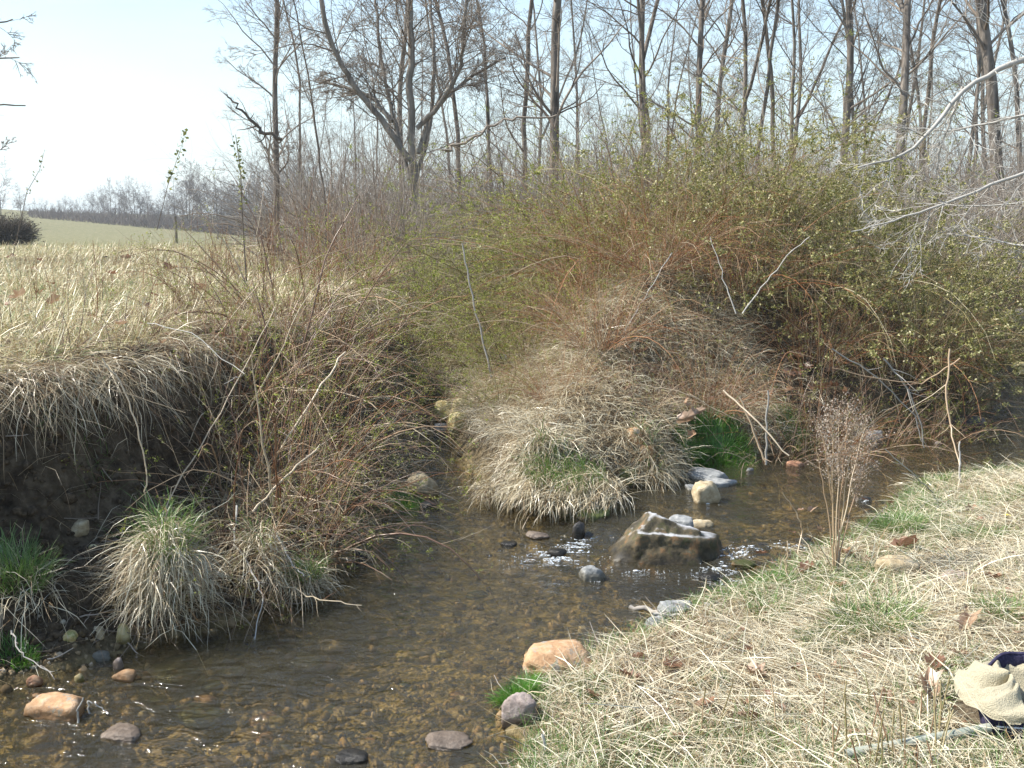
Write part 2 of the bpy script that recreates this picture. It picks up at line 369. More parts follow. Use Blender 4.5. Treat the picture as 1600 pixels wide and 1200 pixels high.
# ground: soil, mud, gravelly bed and thatch, chosen by baked masks (bed / bare bank and painted hollow shade / grassed)
def groundmat():
    m, n, l = newmat('ground_soil'); g = n.new('ShaderNodeNewGeometry')
    def noise(sc, det=8, ro=.6):
        x = n.new('ShaderNodeTexNoise'); x.inputs['Scale'].default_value = sc; x.inputs['Detail'].default_value = det; x.inputs['Roughness'].default_value = ro; l.new(g.outputs['Position'], x.inputs[0]); return x.outputs['Fac']
    n1 = noise(14); n2 = noise(3); n3 = noise(45, 5)
    soil = ramp(n, [(.3, (.025, .018, .012)), (.5, (.065, .048, .032)), (.7, (.14, .11, .075))]); l.new(n1, soil.inputs[0])
    bed = ramp(n, [(.3, (.04, .032, .015)), (.45, (.13, .10, .045)), (.56, (.27, .21, .095)), (.68, (.40, .32, .17))]); bm_ = n.new('ShaderNodeMath'); bm_.operation = 'MULTIPLY_ADD'; bm_.inputs[1].default_value = .5; bh = n.new('ShaderNodeMath'); bh.operation = 'MULTIPLY'; bh.inputs[1].default_value = .5; l.new(n2, bh.inputs[0]); l.new(n1, bm_.inputs[0]); l.new(bh.outputs[0], bm_.inputs[2]); l.new(bm_.outputs[0], bed.inputs[0])
    thatch = ramp(n, [(.3, (.08, .06, .035)), (.5, (.18, .14, .09)), (.7, (.30, .25, .17))]); l.new(n3, thatch.inputs[0])
    grass = ramp(n, [(.35, (.12, .125, .05)), (.5, (.19, .175, .085)), (.65, (.27, .235, .14))]); l.new(n2, grass.inputs[0])
    def attr(nm):
        a = n.new('ShaderNodeAttribute'); a.attribute_name = nm; return a.outputs['Fac']
    def mix(a, b, f):
        x = n.new('ShaderNodeMix'); x.data_type = 'RGBA'; l.new(f, x.inputs['Factor']); l.new(a, x.inputs['A']); l.new(b, x.inputs['B']); return x.outputs['Result']
    c = mix(soil.outputs[0], thatch.outputs[0], attr('thatch')); c = mix(c, grass.outputs[0], attr('field')); c = mix(c, bed.outputs[0], attr('bed'))
    b = n.new('ShaderNodeBump'); b.inputs['Strength'].default_value = 1; b.inputs['Distance'].default_value = .05; am = n.new('ShaderNodeMath'); am.operation = 'MULTIPLY_ADD'; am.inputs[1].default_value = .4; l.new(n3, am.inputs[0]); l.new(n1, am.inputs[2]); l.new(am.outputs[0], b.inputs['Height'])
    p = n.new('ShaderNodeBsdfPrincipled'); l.new(c, p.inputs['Base Color']); p.inputs['Roughness'].default_value = .9; p.inputs['Specular IOR Level'].default_value = .15; l.new(b.outputs[0], p.inputs['Normal'])
    o = n.new('ShaderNodeOutputMaterial'); l.new(p.outputs[0], o.inputs[0]); return m

# ------------------------------------------------------------------ ground sheet
def axis(fine0, fine1, st, lo, hi, gr=1.12):
    a = list(np.arange(fine0, fine1 + st / 2, st)); s = st
    while a[-1] < hi: s = min(s * gr, 25); a.append(a[-1] + s)
    s = st; b = []; v = fine0
    while v > lo: s = min(s * gr, 25); v -= s; b.append(v)
    return np.array(b[::-1] + a)
gx = axis(-4.5, 5.5, 0.045, -700, 700, 1.1); gy = axis(2.2, 11, 0.045, -60, 900, 1.07)
X, Y = np.meshgrid(gx, gy); Z = height0(X, Y)
far_l = sstep(150, 260, Y); Z = Z - 2.0 * far_l
V = np.stack([X, Y, Z], -1).reshape(-1, 3)
nx, ny = len(gx), len(gy)
ii, jj = np.meshgrid(np.arange(nx - 1), np.arange(ny - 1)); b0 = (jj * nx + ii).ravel()
F = np.stack([b0, b0 + 1, b0 + nx + 1, b0 + nx], -1)
ground = mk('ground', V, F, groundmat(), tint=np.zeros(len(V)))
w_, dL_, dM_, dN_ = fields(X, Y); fs_ = inside(X, Y, FPOLY)
bedm = np.where(w_, 1.0, np.clip(1 - np.minimum(np.minimum(dL_, dM_), dN_) / .12, 0, 1) * .6)
nearN_ = dN_ < np.minimum(dL_, dM_)
nn = fbm(X * 2, Y * 2, s=33)
that = np.where(nearN_, np.clip(.75 + nn, 0, 1), np.where(fs_ | ((dM_ < dL_) & ~((X > 2.15) & (dM_ < 1.3))), .8, np.clip(.25 + nn, 0, 1) * .7))  # thatch left off under the right-hand brush: hollow's shade put into the ground colour
for nm, arr in (('bed', bedm), ('thatch', that), ('field', sstep(14, 24, Y))):
    a = ground.data.attributes.new(nm, 'FLOAT', 'POINT'); a.data.foreach_set('value', arr.astype(np.float32).ravel())
tag(ground, 'soil, creek bed and meadow ground under the grass', kind='structure')

# ------------------------------------------------------------------ water
RIF = [at(850, 790)[:2], at(905, 835)[:2], at(960, 850)[:2], at(1130, 868)[:2], at(1200, 880)[:2], at(1280, 880)[:2]]
def watermat():
    m, n, l = newmat('creek_water'); g = n.new('ShaderNodeNewGeometry')
    def noise(sc, scale, det=3, ro=.5, rot=0.0, dist=0.0):
        mp = n.new('ShaderNodeMapping'); mp.inputs['Scale'].default_value = scale; mp.inputs['Rotation'].default_value = (0, 0, rot); l.new(g.outputs['Position'], mp.inputs[0])
        x = n.new('ShaderNodeTexNoise'); x.inputs['Scale'].default_value = sc; x.inputs['Detail'].default_value = det; x.inputs['Roughness'].default_value = ro; x.inputs['Distortion'].default_value = dist; l.new(mp.outputs[0], x.inputs[0]); return x.outputs['Fac']
    a = noise(7, (1, 1.7, 1), 3, .55, .5, .6); b = noise(22, (1, 1.6, 1), 3, .6, .2, .4)
    at_ = n.new('ShaderNodeAttribute'); at_.attribute_name = 'tint'
    ml = n.new('ShaderNodeMath'); ml.operation = 'MULTIPLY_ADD'; l.new(b, ml.inputs[0]); ml.inputs[1].default_value = .22; l.new(a, ml.inputs[2])
    bp = n.new('ShaderNodeBump'); bp.inputs['Distance'].default_value = .05; l.new(ml.outputs[0], bp.inputs['Height'])
    st = n.new('ShaderNodeMapRange'); l.new(at_.outputs['Fac'], st.inputs['Value']); st.inputs['To Min'].default_value = .85; st.inputs['To Max'].default_value = .9; l.new(st.outputs[0], bp.inputs['Strength'])
    fr = n.new('ShaderNodeFresnel'); fr.inputs['IOR'].default_value = 1.42; l.new(bp.outputs[0], fr.inputs['Normal'])
    tr = n.new('ShaderNodeBsdfTransparent'); tr.inputs[0].default_value = (.93, .85, .64, 1)
    gl = n.new('ShaderNodeBsdfGlossy'); gl.inputs['Roughness'].default_value = .07; gl.inputs[0].default_value = (1, 1, 1, 1); l.new(bp.outputs[0], gl.inputs['Normal'])
    df = n.new('ShaderNodeBsdfDiffuse'); df.inputs[0].default_value = (.19, .17, .11, 1)
    mm = n.new('ShaderNodeMixShader'); mm.inputs[0].default_value = .13; l.new(tr.outputs[0], mm.inputs[1]); l.new(df.outputs[0], mm.inputs[2])
    mx = n.new('ShaderNodeMixShader'); l.new(fr.outputs[0], mx.inputs[0]); l.new(mm.outputs[0], mx.inputs[1]); l.new(gl.outputs[0], mx.inputs[2])
    o = n.new('ShaderNodeOutputMaterial'); l.new(mx.outputs[0], o.inputs[0]); return m
RC = at(1010, 850)
wx = axis(-1.2, 2.4, .02, -9, 14, 1.04); wy = axis(4.2, 6.4, .02, -3, 13.5, 1.04)
X, Y = np.meshgrid(wx, wy)
def water_z(X, Y):
    dr = pdist(X, Y, RIF)
    lo = np.interp(X, [p[0] for p in RIF], [p[1] for p in RIF]); sg = Y - lo
    z = 0.03 * sstep(-.12, .18, sg) * sstep(RIF[0][0] - .3, RIF[0][0] + .1, X)
    rough = np.exp(-(dr / .22) ** 2) * sstep(RIF[0][0] - .25, RIF[0][0], X)
    z = z + rough * (.016 * fbm(X * 9, Y * 14, s=5, o=3) + .010 * vnoise(X * 30, Y * 40, s=8)) + .006 * fbm(X * 3 + Y, Y * 6, s=6, o=3)
    return z, rough
Zw, rough = water_z(X, Y)
nx, ny = len(wx), len(wy); ii, jj = np.meshgrid(np.arange(nx - 1), np.arange(ny - 1)); b0 = (jj * nx + ii).ravel()
F = np.stack([b0, b0 + 1, b0 + nx + 1, b0 + nx], -1)
fc = samp(_w.astype(float) + (np.minimum(np.minimum(_dL, _dM), _dN) < .35), X, Y).ravel()
F = F[(fc[F] > 0).any(1)]
water = mk('creek_water', np.stack([X, Y, Zw], -1).reshape(-1, 3), F, watermat(), tint=rough.ravel())
tag(water, 'shallow clear brown creek water with blue sky reflections and a riffle', kind='structure')

# ------------------------------------------------------------------ haze
def haze():
    bm = bmesh.new(); bmesh.ops.create_cube(bm, size=1); me = bpy.data.meshes.new('haze'); bm.to_mesh(me); bm.free()
    o = bpy.data.objects.new('haze', me); COL.objects.link(o); o.location = (0, 430, 11); o.scale = (1500, 1060, 40)
    m, n, l = newmat('haze'); v = n.new('ShaderNodeVolumePrincipled'); v.inputs['Color'].default_value = (.86, .93, 1, 1); v.inputs['Density'].default_value = HAZE; v.inputs['Anisotropy'].default_value = .3
    ou = n.new('ShaderNodeOutputMaterial'); l.new(v.outputs[0], ou.inputs['Volume']); me.materials.append(m); tag(o, 'thin pale spring haze', kind='stuff')
import bmesh
HAZE = .0008
if HAZE: haze()
# ------------------------------------------------------------------ stones
from mathutils import noise as _mn
import bmesh
def ico(sub):
    bm = bmesh.new(); bmesh.ops.create_icosphere(bm, subdivisions=sub, radius=1)
    v = np.array([p.co[:] for p in bm.verts]); f = np.array([[q.index for q in t.verts] for t in bm.faces]); bm.free(); return v, f
ICO = {k: ico(k) for k in (1, 2, 3, 4, 5)}
def rockshape(sub, size, g, ang=.6, nplanes=9, amp=.13, seed=0):
    v, f = ICO[sub]; d = v
    n = nrm(g.normal(size=(nplanes, 3))); h = g.uniform(.62, .95, nplanes)
    n = np.concatenate([n, [[0, 0, 1.], [0, 0, -1.], [1, .2, 0], [-1, .1, .1], [.1, 1, 0], [-.1, -1, .1]]]); n = nrm(n); h = np.append(h, [.8, .9, .95, .95, .95, .9])
    dn = d @ n.T; r = np.where(dn > .05, h / np.maximum(dn, .05), 9)
    k = 26; rr = (np.sum(np.maximum(r, .1) ** -k, 1)) ** (-1 / k)
    rr = ang * rr + (1 - ang) * .9
    rr = rr * (1 + amp * fbm(d[:, 0] * 2.5 + seed, d[:, 1] * 2.5, d[:, 2] * 2.5, s=seed) + amp * .7 * fbm(d[:, 0] * 7, d[:, 1] * 7, d[:, 2] * 7 + seed, s=seed + 3))
    p = d * rr[:, None]
    return p * np.array(size) / 2 / np.abs(p).max(0), f
def stone(px, py, wpx, hpx, mat, label, zc=None, sub=4, ang=.75, rz=None, depth=.8, name='stone', sink=.3, group=None, tilt=0):
    """base middle of the stone at pixel (px, py+hpx/2)"""
    g = np.random.default_rng(int(px * 7 + py))
    p = hit(px, py + hpx * .45) if zc is None else at(px, py + hpx * .45, zc)
    dist = math.hypot(p[0], p[1]); s = dist * 1.03 / FPX
    W = wpx * s; H = hpx * s * 1.05
    v, f = rockshape(sub, (W, W * depth, H / (1 - sink)), g, ang, seed=int(px) % 50)
    a = (g.uniform(-.3, .3) if rz is None else rz); c_, s_ = cos(a), sin(a)
    v = v @ np.array([[c_, -s_, 0], [s_, c_, 0], [0, 0, 1]]).T
    if tilt: ct, st_ = cos(tilt), sin(tilt); v = v @ np.array([[ct, 0, st_], [0, 1, 0], [-st_, 0, ct]]).T
    o = mk(name, v, f, mat); o.location = (p[0], p[1] + W * depth * .4, p[2] + H / (1 - sink) * (.5 - sink))
    return tag(o, label, 'stone', group)
# the boulder: a tall wedge and a low lobe on its right, one surface
def boulder():
    v, f = ICO[5]; d = v
    p0 = at(1030, 880, .0); s = math.hypot(*p0[:2]) * 1.03 / FPX
    def hull(planes, c):
        n = nrm(np.array([q[0] for q in planes], float)); h = np.array([q[1] for q in planes]) - n @ np.array(c) 
        dn = d @ n.T; r = np.where(dn > .03, h / np.maximum(dn, .03), 99); k = 22
        return np.sum(np.maximum(r, .01) ** -float(k), 1) ** (-1 / k)
    c = (0, 0, .02)
    # units: metres, x right, y away, z up; the crest at x about 0
    A = hull([((-.74, -.05, .67), .180), ((.36, .25, .90), .205), ((.12, -.80, .60), .165), ((-.25, -.85, .35), .19), ((.3, .9, .3), .15), ((-.5, .8, .3), .19), ((.9, -.2, .15), .27), ((0, 0, -1), .16), ((-.9, -.3, 0), .335)], c)
    B = hull([((.10, .1, 1), .125), ((.95, -.1, .35), .365), ((.5, -.85, .3), .25), ((.1, -.95, .15), .165), ((.5, .8, .2), .30), ((0, 1, .1), .10), ((-1, 0, .2), .15), ((0, 0, -1), .16)], c)
    r = np.maximum(A, B)
    r = r * (1 + .10 * fbm(d[:, 0] * 2.6, d[:, 1] * 2.6, d[:, 2] * 2.6, s=4) + .05 * fbm(d[:, 0] * 7, d[:, 1] * 7, d[:, 2] * 7, s=14) + .03 * fbm(d[:, 0] * 20, d[:, 1] * 20, d[:, 2] * 20, s=24))
    P = d * r[:, None] + c
    P *= 212 * s / (P[:, 0].max() - P[:, 0].min()) * np.array([1.04, 1, .93])
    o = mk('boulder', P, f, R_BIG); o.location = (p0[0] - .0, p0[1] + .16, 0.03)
    tag(o, 'large angular brown boulder with pale crest standing in the riffle', 'boulder')
boulder()
stone(1062, 822, 52, 24, R_GRY, 'small pale grey slab just behind the crest of the boulder', 0.03)
STONES = [
 (925, 900, 46, 22, 'gry', 'small angular blue-grey stone in front of the big boulder'),
 (905, 830, 24, 24, 'drk', 'black wet stone beside the white water left of the boulder'),
 (928, 810, 56, 22, 'mos', 'rusty orange mossy stone behind the black wet stone'),
 (1108, 777, 50, 38, 'tan', 'pointed tan stone standing in water before the flat slabs'),
 (1110, 750, 72, 20, 'gry', 'long flat grey slab, topmost of the stack near green grass'),
 (1130, 762, 54, 16, 'gry', 'flat grey slab lying lower right in the slab stack'),
 (1084, 766, 26, 13, 'gry', 'small grey stone left of the pointed tan stone'),
 (1056, 770, 16, 9, 'drk', 'small dark pebble with glinting water by the mound'),
 (1172, 738, 16, 10, 'gry', 'little grey pebble in water before the green grass'),
 (1243, 730, 30, 13, 'red', 'reddish flat stone in the far side of the creek'),
 (1098, 826, 44, 16, 'tan', 'pale tan stone in the water behind the right of the boulder'),
 (1352, 784, 24, 12, 'drk', 'dark round stone in water behind the seed-headed weed'),
 (1368, 686, 28, 20, 'gry', 'grey stone under the overhanging brush beside the weed head'),
 (1468, 696, 15, 9, 'pnk', 'pinkish white pebble in the creek on the far right'),
 (1515, 662, 70, 14, 'drk', 'dark flat slab under the drooping brush on the far right'),
 (1590, 575, 44, 16, 'yel', 'yellow slab on the far bank at the right edge'),
 (693, 645, 36, 32, 'yel', 'upper yellow-green rock at the head of the side channel'),
 (720, 636, 30, 24, 'yel', 'squat yellow rock behind the pair at the side channel'),
 (718, 664, 40, 34, 'yel', 'round ochre rock in front at the side channel'),
 (686, 672, 24, 18, 'gry', 'small grey stone at foot of the yellow rocks'),
 (660, 763, 50, 36, 'tan', 'grey-tan rounded rock at the mouth of the side channel'),
 (668, 792, 36, 11, 'drk', 'low black wet stone in front of the rounded channel rock'),
 (995, 688, 32, 32, 'org', 'tan oblong stone set upright in the dry grass mound'),
 (1006, 708, 30, 22, 'org', 'tan stone below the oblong stone in the mound'),
 (982, 746, 34, 26, 'mos', 'dark mossy stone at the water beside the grass clump'),
 (872, 1044, 118, 46, 'org', 'large flat orange stone on the near bank at the water'),
 (811, 1114, 64, 50, 'pnk', 'rounded grey-pink stone half in water below the orange one'),
 (1064, 958, 62, 18, 'gry', 'pale grey slab under sticks at the near water edge'),
 (1030, 977, 48, 22, 'gry', 'pale bluish stone below the stick at the near edge'),
 (1405, 896, 66, 32, 'tan', 'tan boulder half buried in grass behind the weed'),
 (1500, 908, 48, 15, 'pnk', 'low pinkish stone in the dry grass at right'),
 (1490, 871, 16, 9, 'tan', 'small tan pebble in the grass above the pink stone'),
 (700, 1166, 80, 13, 'pnk', 'flat stone barely breaking the water at the bottom'),
 (548, 1190, 58, 14, 'drk', 'dark rounded stone in water at the bottom edge'),
 (186, 1154, 66, 13, 'pnk', 'wet stone with a bright glint near the forked twig'),
 (82, 1114, 92, 26, 'org', 'bright orange wedge stone in the shallows at lower left'),
 (56, 1091, 16, 9, 'org', 'tiny orange pebble behind the orange wedge stone'),
 (51, 1067, 24, 15, 'red', 'reddish stone on the muddy shore at far left'),
 (123, 1062, 14, 13, 'yel', 'small yellow pebble on the muddy shore'),
 (105, 999, 26, 17, 'yel', 'pale yellow stone on mud left of the big tussock'),
 (190, 994, 22, 30, 'yel', 'upright pale stone at the foot of the big tussock'),
 (150, 990, 24, 14, 'tan', 'tan stone between the two pale shore stones'),
 (152, 1029, 32, 12, 'gry', 'greenish grey stone at the left water edge'),
 (183, 1040, 17, 20, 'pnk', 'small brown upright stone touching the left water edge'),
 (192, 1060, 38, 15, 'org', 'low orange stone just in water under the tussock'),
 (144, 860, 15, 14, 'yel', 'pale yellow stone lodged in bank beside the big tussock'),
 (118, 826, 32, 18, 'tan', 'crumbling tan lump on the dark cut bank'),
 (560, 868, 26, 12, 'drk', 'dark stone at the water under the left bank tangle'),
 (1115, 950, 30, 8, 'gry', 'thin grey stone at the near bank by the slab'),
 (1260, 848, 30, 12, 'drk', 'dark wet stone under the weed stems in riffle'),
 (1190, 858, 34, 11, 'drk', 'dark wet stone right of the boulder in white water'),
 (870, 866, 34, 10, 'drk', 'dark wet stone in the white water downstream left'),
 (840, 840, 40, 9, 'pnk', 'flat brown stone just awash left of the black stone'),
 (795, 852, 28, 7, 'drk', 'thin dark stone awash farthest left in the riffle'),
 (1110, 905, 36, 9, 'drk', 'low dark stone awash below the right end of boulder'),
 (1165, 884, 40, 10, 'mos', 'low mossy stone awash beside the near bank riffle'),
]
for px, py, w, h, k, lab in STONES:
    stone(px, py, w, h, RM[k], lab, sub=4 if w > 38 else 3, ang=.62 if w > 110 else .85 if k in ('org', 'tan', 'gry') else .65, sink=.38 if k == 'drk' else .25)
# stones lying under the water: separate stones on the bed
BEDM = [R_TAN, R_MOS, R_PNK, R_YEL, R_ORG, R_MOS, R_TAN]
protos = []
for k in range(8):
    g = np.random.default_rng(100 + k); v, f = rockshape(2, (1, .75, .4), g, .6, seed=k); me = mk('submerged_stone', v, f, BEDM[k % 7]); protos.append(me)
used = set(); cnt = 0
g = np.random.default_rng(5)
while cnt < 190:
    px = g.uniform(-20, 1500); py = g.uniform(790, 1230) if g.random() < .8 else g.uniform(700, 800)
    if px < 420 and py > 1000 or g.random() < .5:
        p = at(px, py)
        if not samp(_w.astype(float), p[0], p[1]) > .9: continue
        s = float(g.choice([.07, .1, .14, .2, .27], p=[.3, .3, .22, .13, .05])); k = int(g.integers(8))
        o = protos[k] if k not in used else protos[k].copy()
        if k in used: COL.objects.link(o)
        used.add(k)
        z = hz(p[0], p[1]); top = z + s * .2
        o.location = (p[0], p[1], min(z, -.05 - s * .12)); o.scale = (s, s, s * .8); o.rotation_euler = (0, 0, g.uniform(0, 6.28))
        tag(o, 'brown stone lying under the water on the creek bed', 'stone', 'stones under the water'); cnt += 1
for k in range(8):
    if k not in used: bpy.data.objects.remove(protos[k])
# fine gravel: shores and bed
def gravel():
    G = Geo(); v, f = ICO[1]; g = np.random.default_rng(11); C = []
    while len(C) < 2600:
        q = g.random()
        if q < .12: px, py = g.uniform(0, 240), g.uniform(1000, 1110)
        elif q < .8: px, py = g.uniform(0, 1400), g.uniform(800, 1200)
        else: px, py = g.uniform(640, 1600), g.uniform(640, 800)
        p = at(px, py); dm = min(samp(_dL, p[0], p[1]), samp(_dM, p[0], p[1]), samp(_dN, p[0], p[1]))
        if samp(_w.astype(float), p[0], p[1]) > .5 or dm < .12 or (px < 240 and dm < .3 and g.random() < .12): C.append(p[:2])
    C = np.array(C); z = height(C[:, 0], C[:, 1]); s = g.uniform(.006, .022, len(C)) * (1 + g.random(len(C)) ** 6) * np.where(samp(_w.astype(float), C[:, 0], C[:, 1]) > .5, 1, .55)
    vv = v[None] * (s[:, None, None]) * g.uniform(.6, 1.2, (len(C), 1, 3)) * (1 + .25 * g.normal(size=(len(C), len(v), 1)))
    vv = vv + np.stack([C[:, 0], C[:, 1], z + s * .2], -1)[:, None]
    ff = f[None] + (np.arange(len(C)) * len(v))[:, None, None]
    G.add(vv, ff.reshape(-1, 3), np.repeat(g.random(len(C)), len(v)))
    m = plantmat('gravel_mix', [(0, (.07, .05, .03)), (.3, (.15, .11, .06)), (.6, (.24, .19, .12)), (.8, (.26, .18, .10)), (1, (.38, .34, .27))], 0)
    tag(G.build('gravel', m, smooth=False), 'fine brown gravel on the creek bed and muddy shore', 'gravel', kind='stuff')
gravel()
def foam():
    G = Geo(); v, f = ICO[1]; g = np.random.default_rng(12); C = []
    spots = [(880, 868, 55, 16, 420), (905, 848, 22, 12, 160), (1150, 868, 40, 10, 200), (1140, 905, 60, 12, 150), (1130, 888, 40, 8, 120), (930, 905, 12, 4, 30), (1240, 862, 40, 8, 60), (1108, 793, 14, 3, 22), (1350, 790, 8, 2, 12), (830, 870, 60, 14, 60), (185, 1148, 18, 4, 20), (705, 1170, 26, 3, 22), (1010, 893, 60, 4, 26)]
    for px, py, sx, sy, n in spots:
        for _ in range(n * 3):
            q = at(px + g.normal() * sx * .5, py + g.normal() * sy * .5)[:2]
            if vnoise(np.array([q[0] * 26]), np.array([q[1] * 34]), s=3)[0] > .12: C.append(q)
    C = np.array(C); z, _ = water_z(C[:, 0], C[:, 1]); s = g.uniform(.0008, .0024, len(C)) * (1 + 2 * g.random(len(C)) ** 9)
    vv = v[None] * s[:, None, None] * g.uniform([.8, .5, .3], [3.2, 1.2, .8], (len(C), 1, 3)) + np.stack([C[:, 0], C[:, 1], z + s * .3], -1)[:, None]
    G.add(vv, (f[None] + (np.arange(len(C)) * len(v))[:, None, None]).reshape(-1, 3), np.repeat(g.random(len(C)), len(v)))
    m = simple('foam_white', (.75, .8, .82), .25, .6, c2=(.85, .88, .9))
    tag(G.build('foam', m), 'white bubbles and foam of the riffle', 'foam', kind='stuff')
foam()

# ------------------------------------------------------------------ grass
def blades(G, C, L, az, e0, e1, W, tint, K=4, clamp=True, wand=.15, lift=0.0, g=rng, curl=.0):
    """C (N,2|3) roots; az heading; elevation runs from e0 at the root to e1 at the tip"""
    N = len(C); C = np.asarray(C, float)
    if C.shape[1] == 2: C = np.column_stack([C, height(C[:, 0], C[:, 1]) + lift])
    P = np.empty((N, K, 3)); P[:, 0] = C; a = az + 0.0; st = L / (K - 1)
    for i in range(1, K):
        t = (i - .5) / (K - 1); e = e0 + (e1 - e0) * t ** .8; a = a + g.normal(size=N) * wand + curl
        P[:, i] = P[:, i - 1] + np.stack([np.cos(a) * np.cos(e), np.sin(a) * np.cos(e), np.sin(e)], -1) * st[:, None]
        if clamp: P[:, i, 2] = np.maximum(P[:, i, 2], height(P[:, i, 0], P[:, i, 1]) + .004 + .02 * g.random(N))
    w = np.reshape(W, (-1, 1)) * np.concatenate([[.8], np.linspace(1, .75, K - 2) if K > 2 else [], [.12]])[None]
    side = nrm(np.stack([-np.sin(az), np.cos(az), g.normal(size=N) * .5], -1))
    G.ribbons(P, w, side, tint)
def scatter(n, xr, yr, mask, g=rng):
    out = []; m = 0
    while m < n:
        x = g.uniform(*xr, n); y = g.uniform(*yr, n); k = mask(x, y); out.append(np.column_stack([x[k], y[k]])); m += k.sum()
    return np.concatenate(out)[:n]
isN = lambda x, y: (samp(_dN, x, y) < np.minimum(samp(_dL, x, y), samp(_dM, x, y))) & (samp(_w.astype(float), x, y) < .3)
isM = lambda x, y: (samp(_dM, x, y) < np.minimum(samp(_dL, x, y), samp(_dN, x, y))) & (samp(_w.astype(float), x, y) < .3) & (samp(_fs.astype(float), x, y) < .5)
isF = lambda x, y: samp(_fs.astype(float), x, y) > .5
isL = lambda x, y: (samp(_dL, x, y) < np.minimum(samp(_dM, x, y), samp(_dN, x, y))) & (samp(_w.astype(float), x, y) < .3) & (samp(_fs.astype(float), x, y) < .5)
inview = lambda x, y, m=.06: (np.abs(x) < (.488 + m) * y + .15)
# --- near bank: matted dry grass with a little green
G = Geo(); g = np.random.default_rng(21)
NETC = hit(1575, 1125)[:2]; NETH0, NETH1 = hit(1510, 1160)[:2], hit(1320, 1206)[:2]
def clear_net(x, y): return (np.hypot((x - NETC[0] - .03) / .23, (y - NETC[1] + .02) / .24) > 1) & (pdist(x, y, [NETH0, NETH1]) > .05)
def maskN(x, y): return clear_net(x, y) & isN(x, y) & inview(x, y) & (y > 2.3) & (g.random(len(x)) < np.clip((samp(_dN, x, y) - .03) / .2, .0, 1)) & (g.random(len(x)) < np.clip(4.2 / y, .25, 1) ** 1.2)
C = scatter(85000, (-.7, 5), (2.3, 8.5), maskN, g)
flow = 2.2 * fbm(C[:, 0] * 1.1, C[:, 1] * 1.1, s=41, o=3) + .35
n = len(C); L = g.uniform(.03, .15, n) * (1 + 1.1 * (g.random(n) < .12)); az = flow * 2.4 + g.normal(size=n) * 1.2
patch = fbm(C[:, 0] * 1.6, C[:, 1] * 1.6, s=77, o=3)
ti = np.clip(g.beta(1.5, 1.3, n) + .22 * patch, 0, 1)
blades(G, C, L, az, g.uniform(-.1, .8, n), g.uniform(-.8, .35, n), g.uniform(.001, .0032, n) * (1 + .7 * (g.random(n) < .06)), ti, 4, lift=g.uniform(0, .04, n), g=g, wand=.3)
C = scatter(3800, (-.7, 4.5), (2.4, 7.5), lambda x, y: maskN(x, y) & (samp(_dN, x, y) > .22), g); n = len(C)
blades(G, C, g.uniform(.14, .34, n), g.uniform(0, 6.28, n), g.uniform(-.1, .5, n), g.uniform(-.3, .3, n), g.uniform(.002, .0042, n), np.clip(g.normal(.78, .14, n), 0, .95), 5, lift=g.uniform(.01, .05, n), g=g, wand=.12)
tag(G.build('matted_dry_grass', STRAW), 'matted pale dry grass covering the near bank', 'grass', kind='stuff')
G = Geo()
def maskG(x, y):
    pz = fbm(x * 1.3, y * 1.3, s=57, o=3); ed = np.exp(-samp(_dN, x, y) / .16)
    return clear_net(x, y) & isN(x, y) & inview(x, y) & (y > 2.3) & (samp(_dN, x, y) > .03) & (g.random(len(x)) < np.clip(sstep(.0, .5, pz) * .9 + ed * .8 * (y > 2.8) + .05, 0, 1))
C = scatter(24000, (-.7, 5), (2.3, 8.5), maskG, g); n = len(C)
blades(G, C, g.uniform(.04, .12, n), g.uniform(0, 6.28, n), g.uniform(.6, 1.5, n), g.uniform(-.2, 1.0, n), g.uniform(.001, .0028, n), g.beta(1.8, 2, n), 3, g=g, lift=.01)
tag(G.build('short_green_grass', GREEN), 'short green spring grass coming through the dry mat of near bank', 'grass', kind='stuff')
# --- meadow top beyond the cut bank
G = Geo()
def maskF(x, y): return isF(x, y) & (np.abs(x) < .53 * y + .3) & (x < .25 * y) & (g.random(len(x)) < np.clip((6.5 / y) ** 1.7, .01, 1) + .3 * np.exp(-samp(pdLIP, x, y) / .3))
pdLIP = pdist(_X, _Y, LIP)
C = scatter(60000, (-15.5, 5), (4.2, 30), maskF, g); n = len(C); dd = C[:, 1]
up = g.random(n)
L = g.uniform(.08, .26, n) * (1 + .8 * (g.random(n) < .05)); az = g.normal(size=n) * 1.6 + .3 + 2 * fbm(C[:, 0] * .5, C[:, 1] * .5, s=4)
blades(G, C, L, az, np.where(up < .72, g.uniform(-.1, .8, n), g.uniform(.5, 1.4, n)), np.where(up < .72, g.uniform(-.8, .2, n), g.uniform(.1, 1.3, n)), g.uniform(.002, .0045, n) * (1 + dd / 12), np.clip(g.beta(1.7, 1.5, n) + .22 * fbm(C[:, 0] * .8, C[:, 1] * .8, s=14), 0, 1), 4, lift=.0, g=g)
tag(G.build('meadow_dry_grass', FSTRAW), 'tall pale dry grass on top of the cut bank', 'grass', kind='stuff')
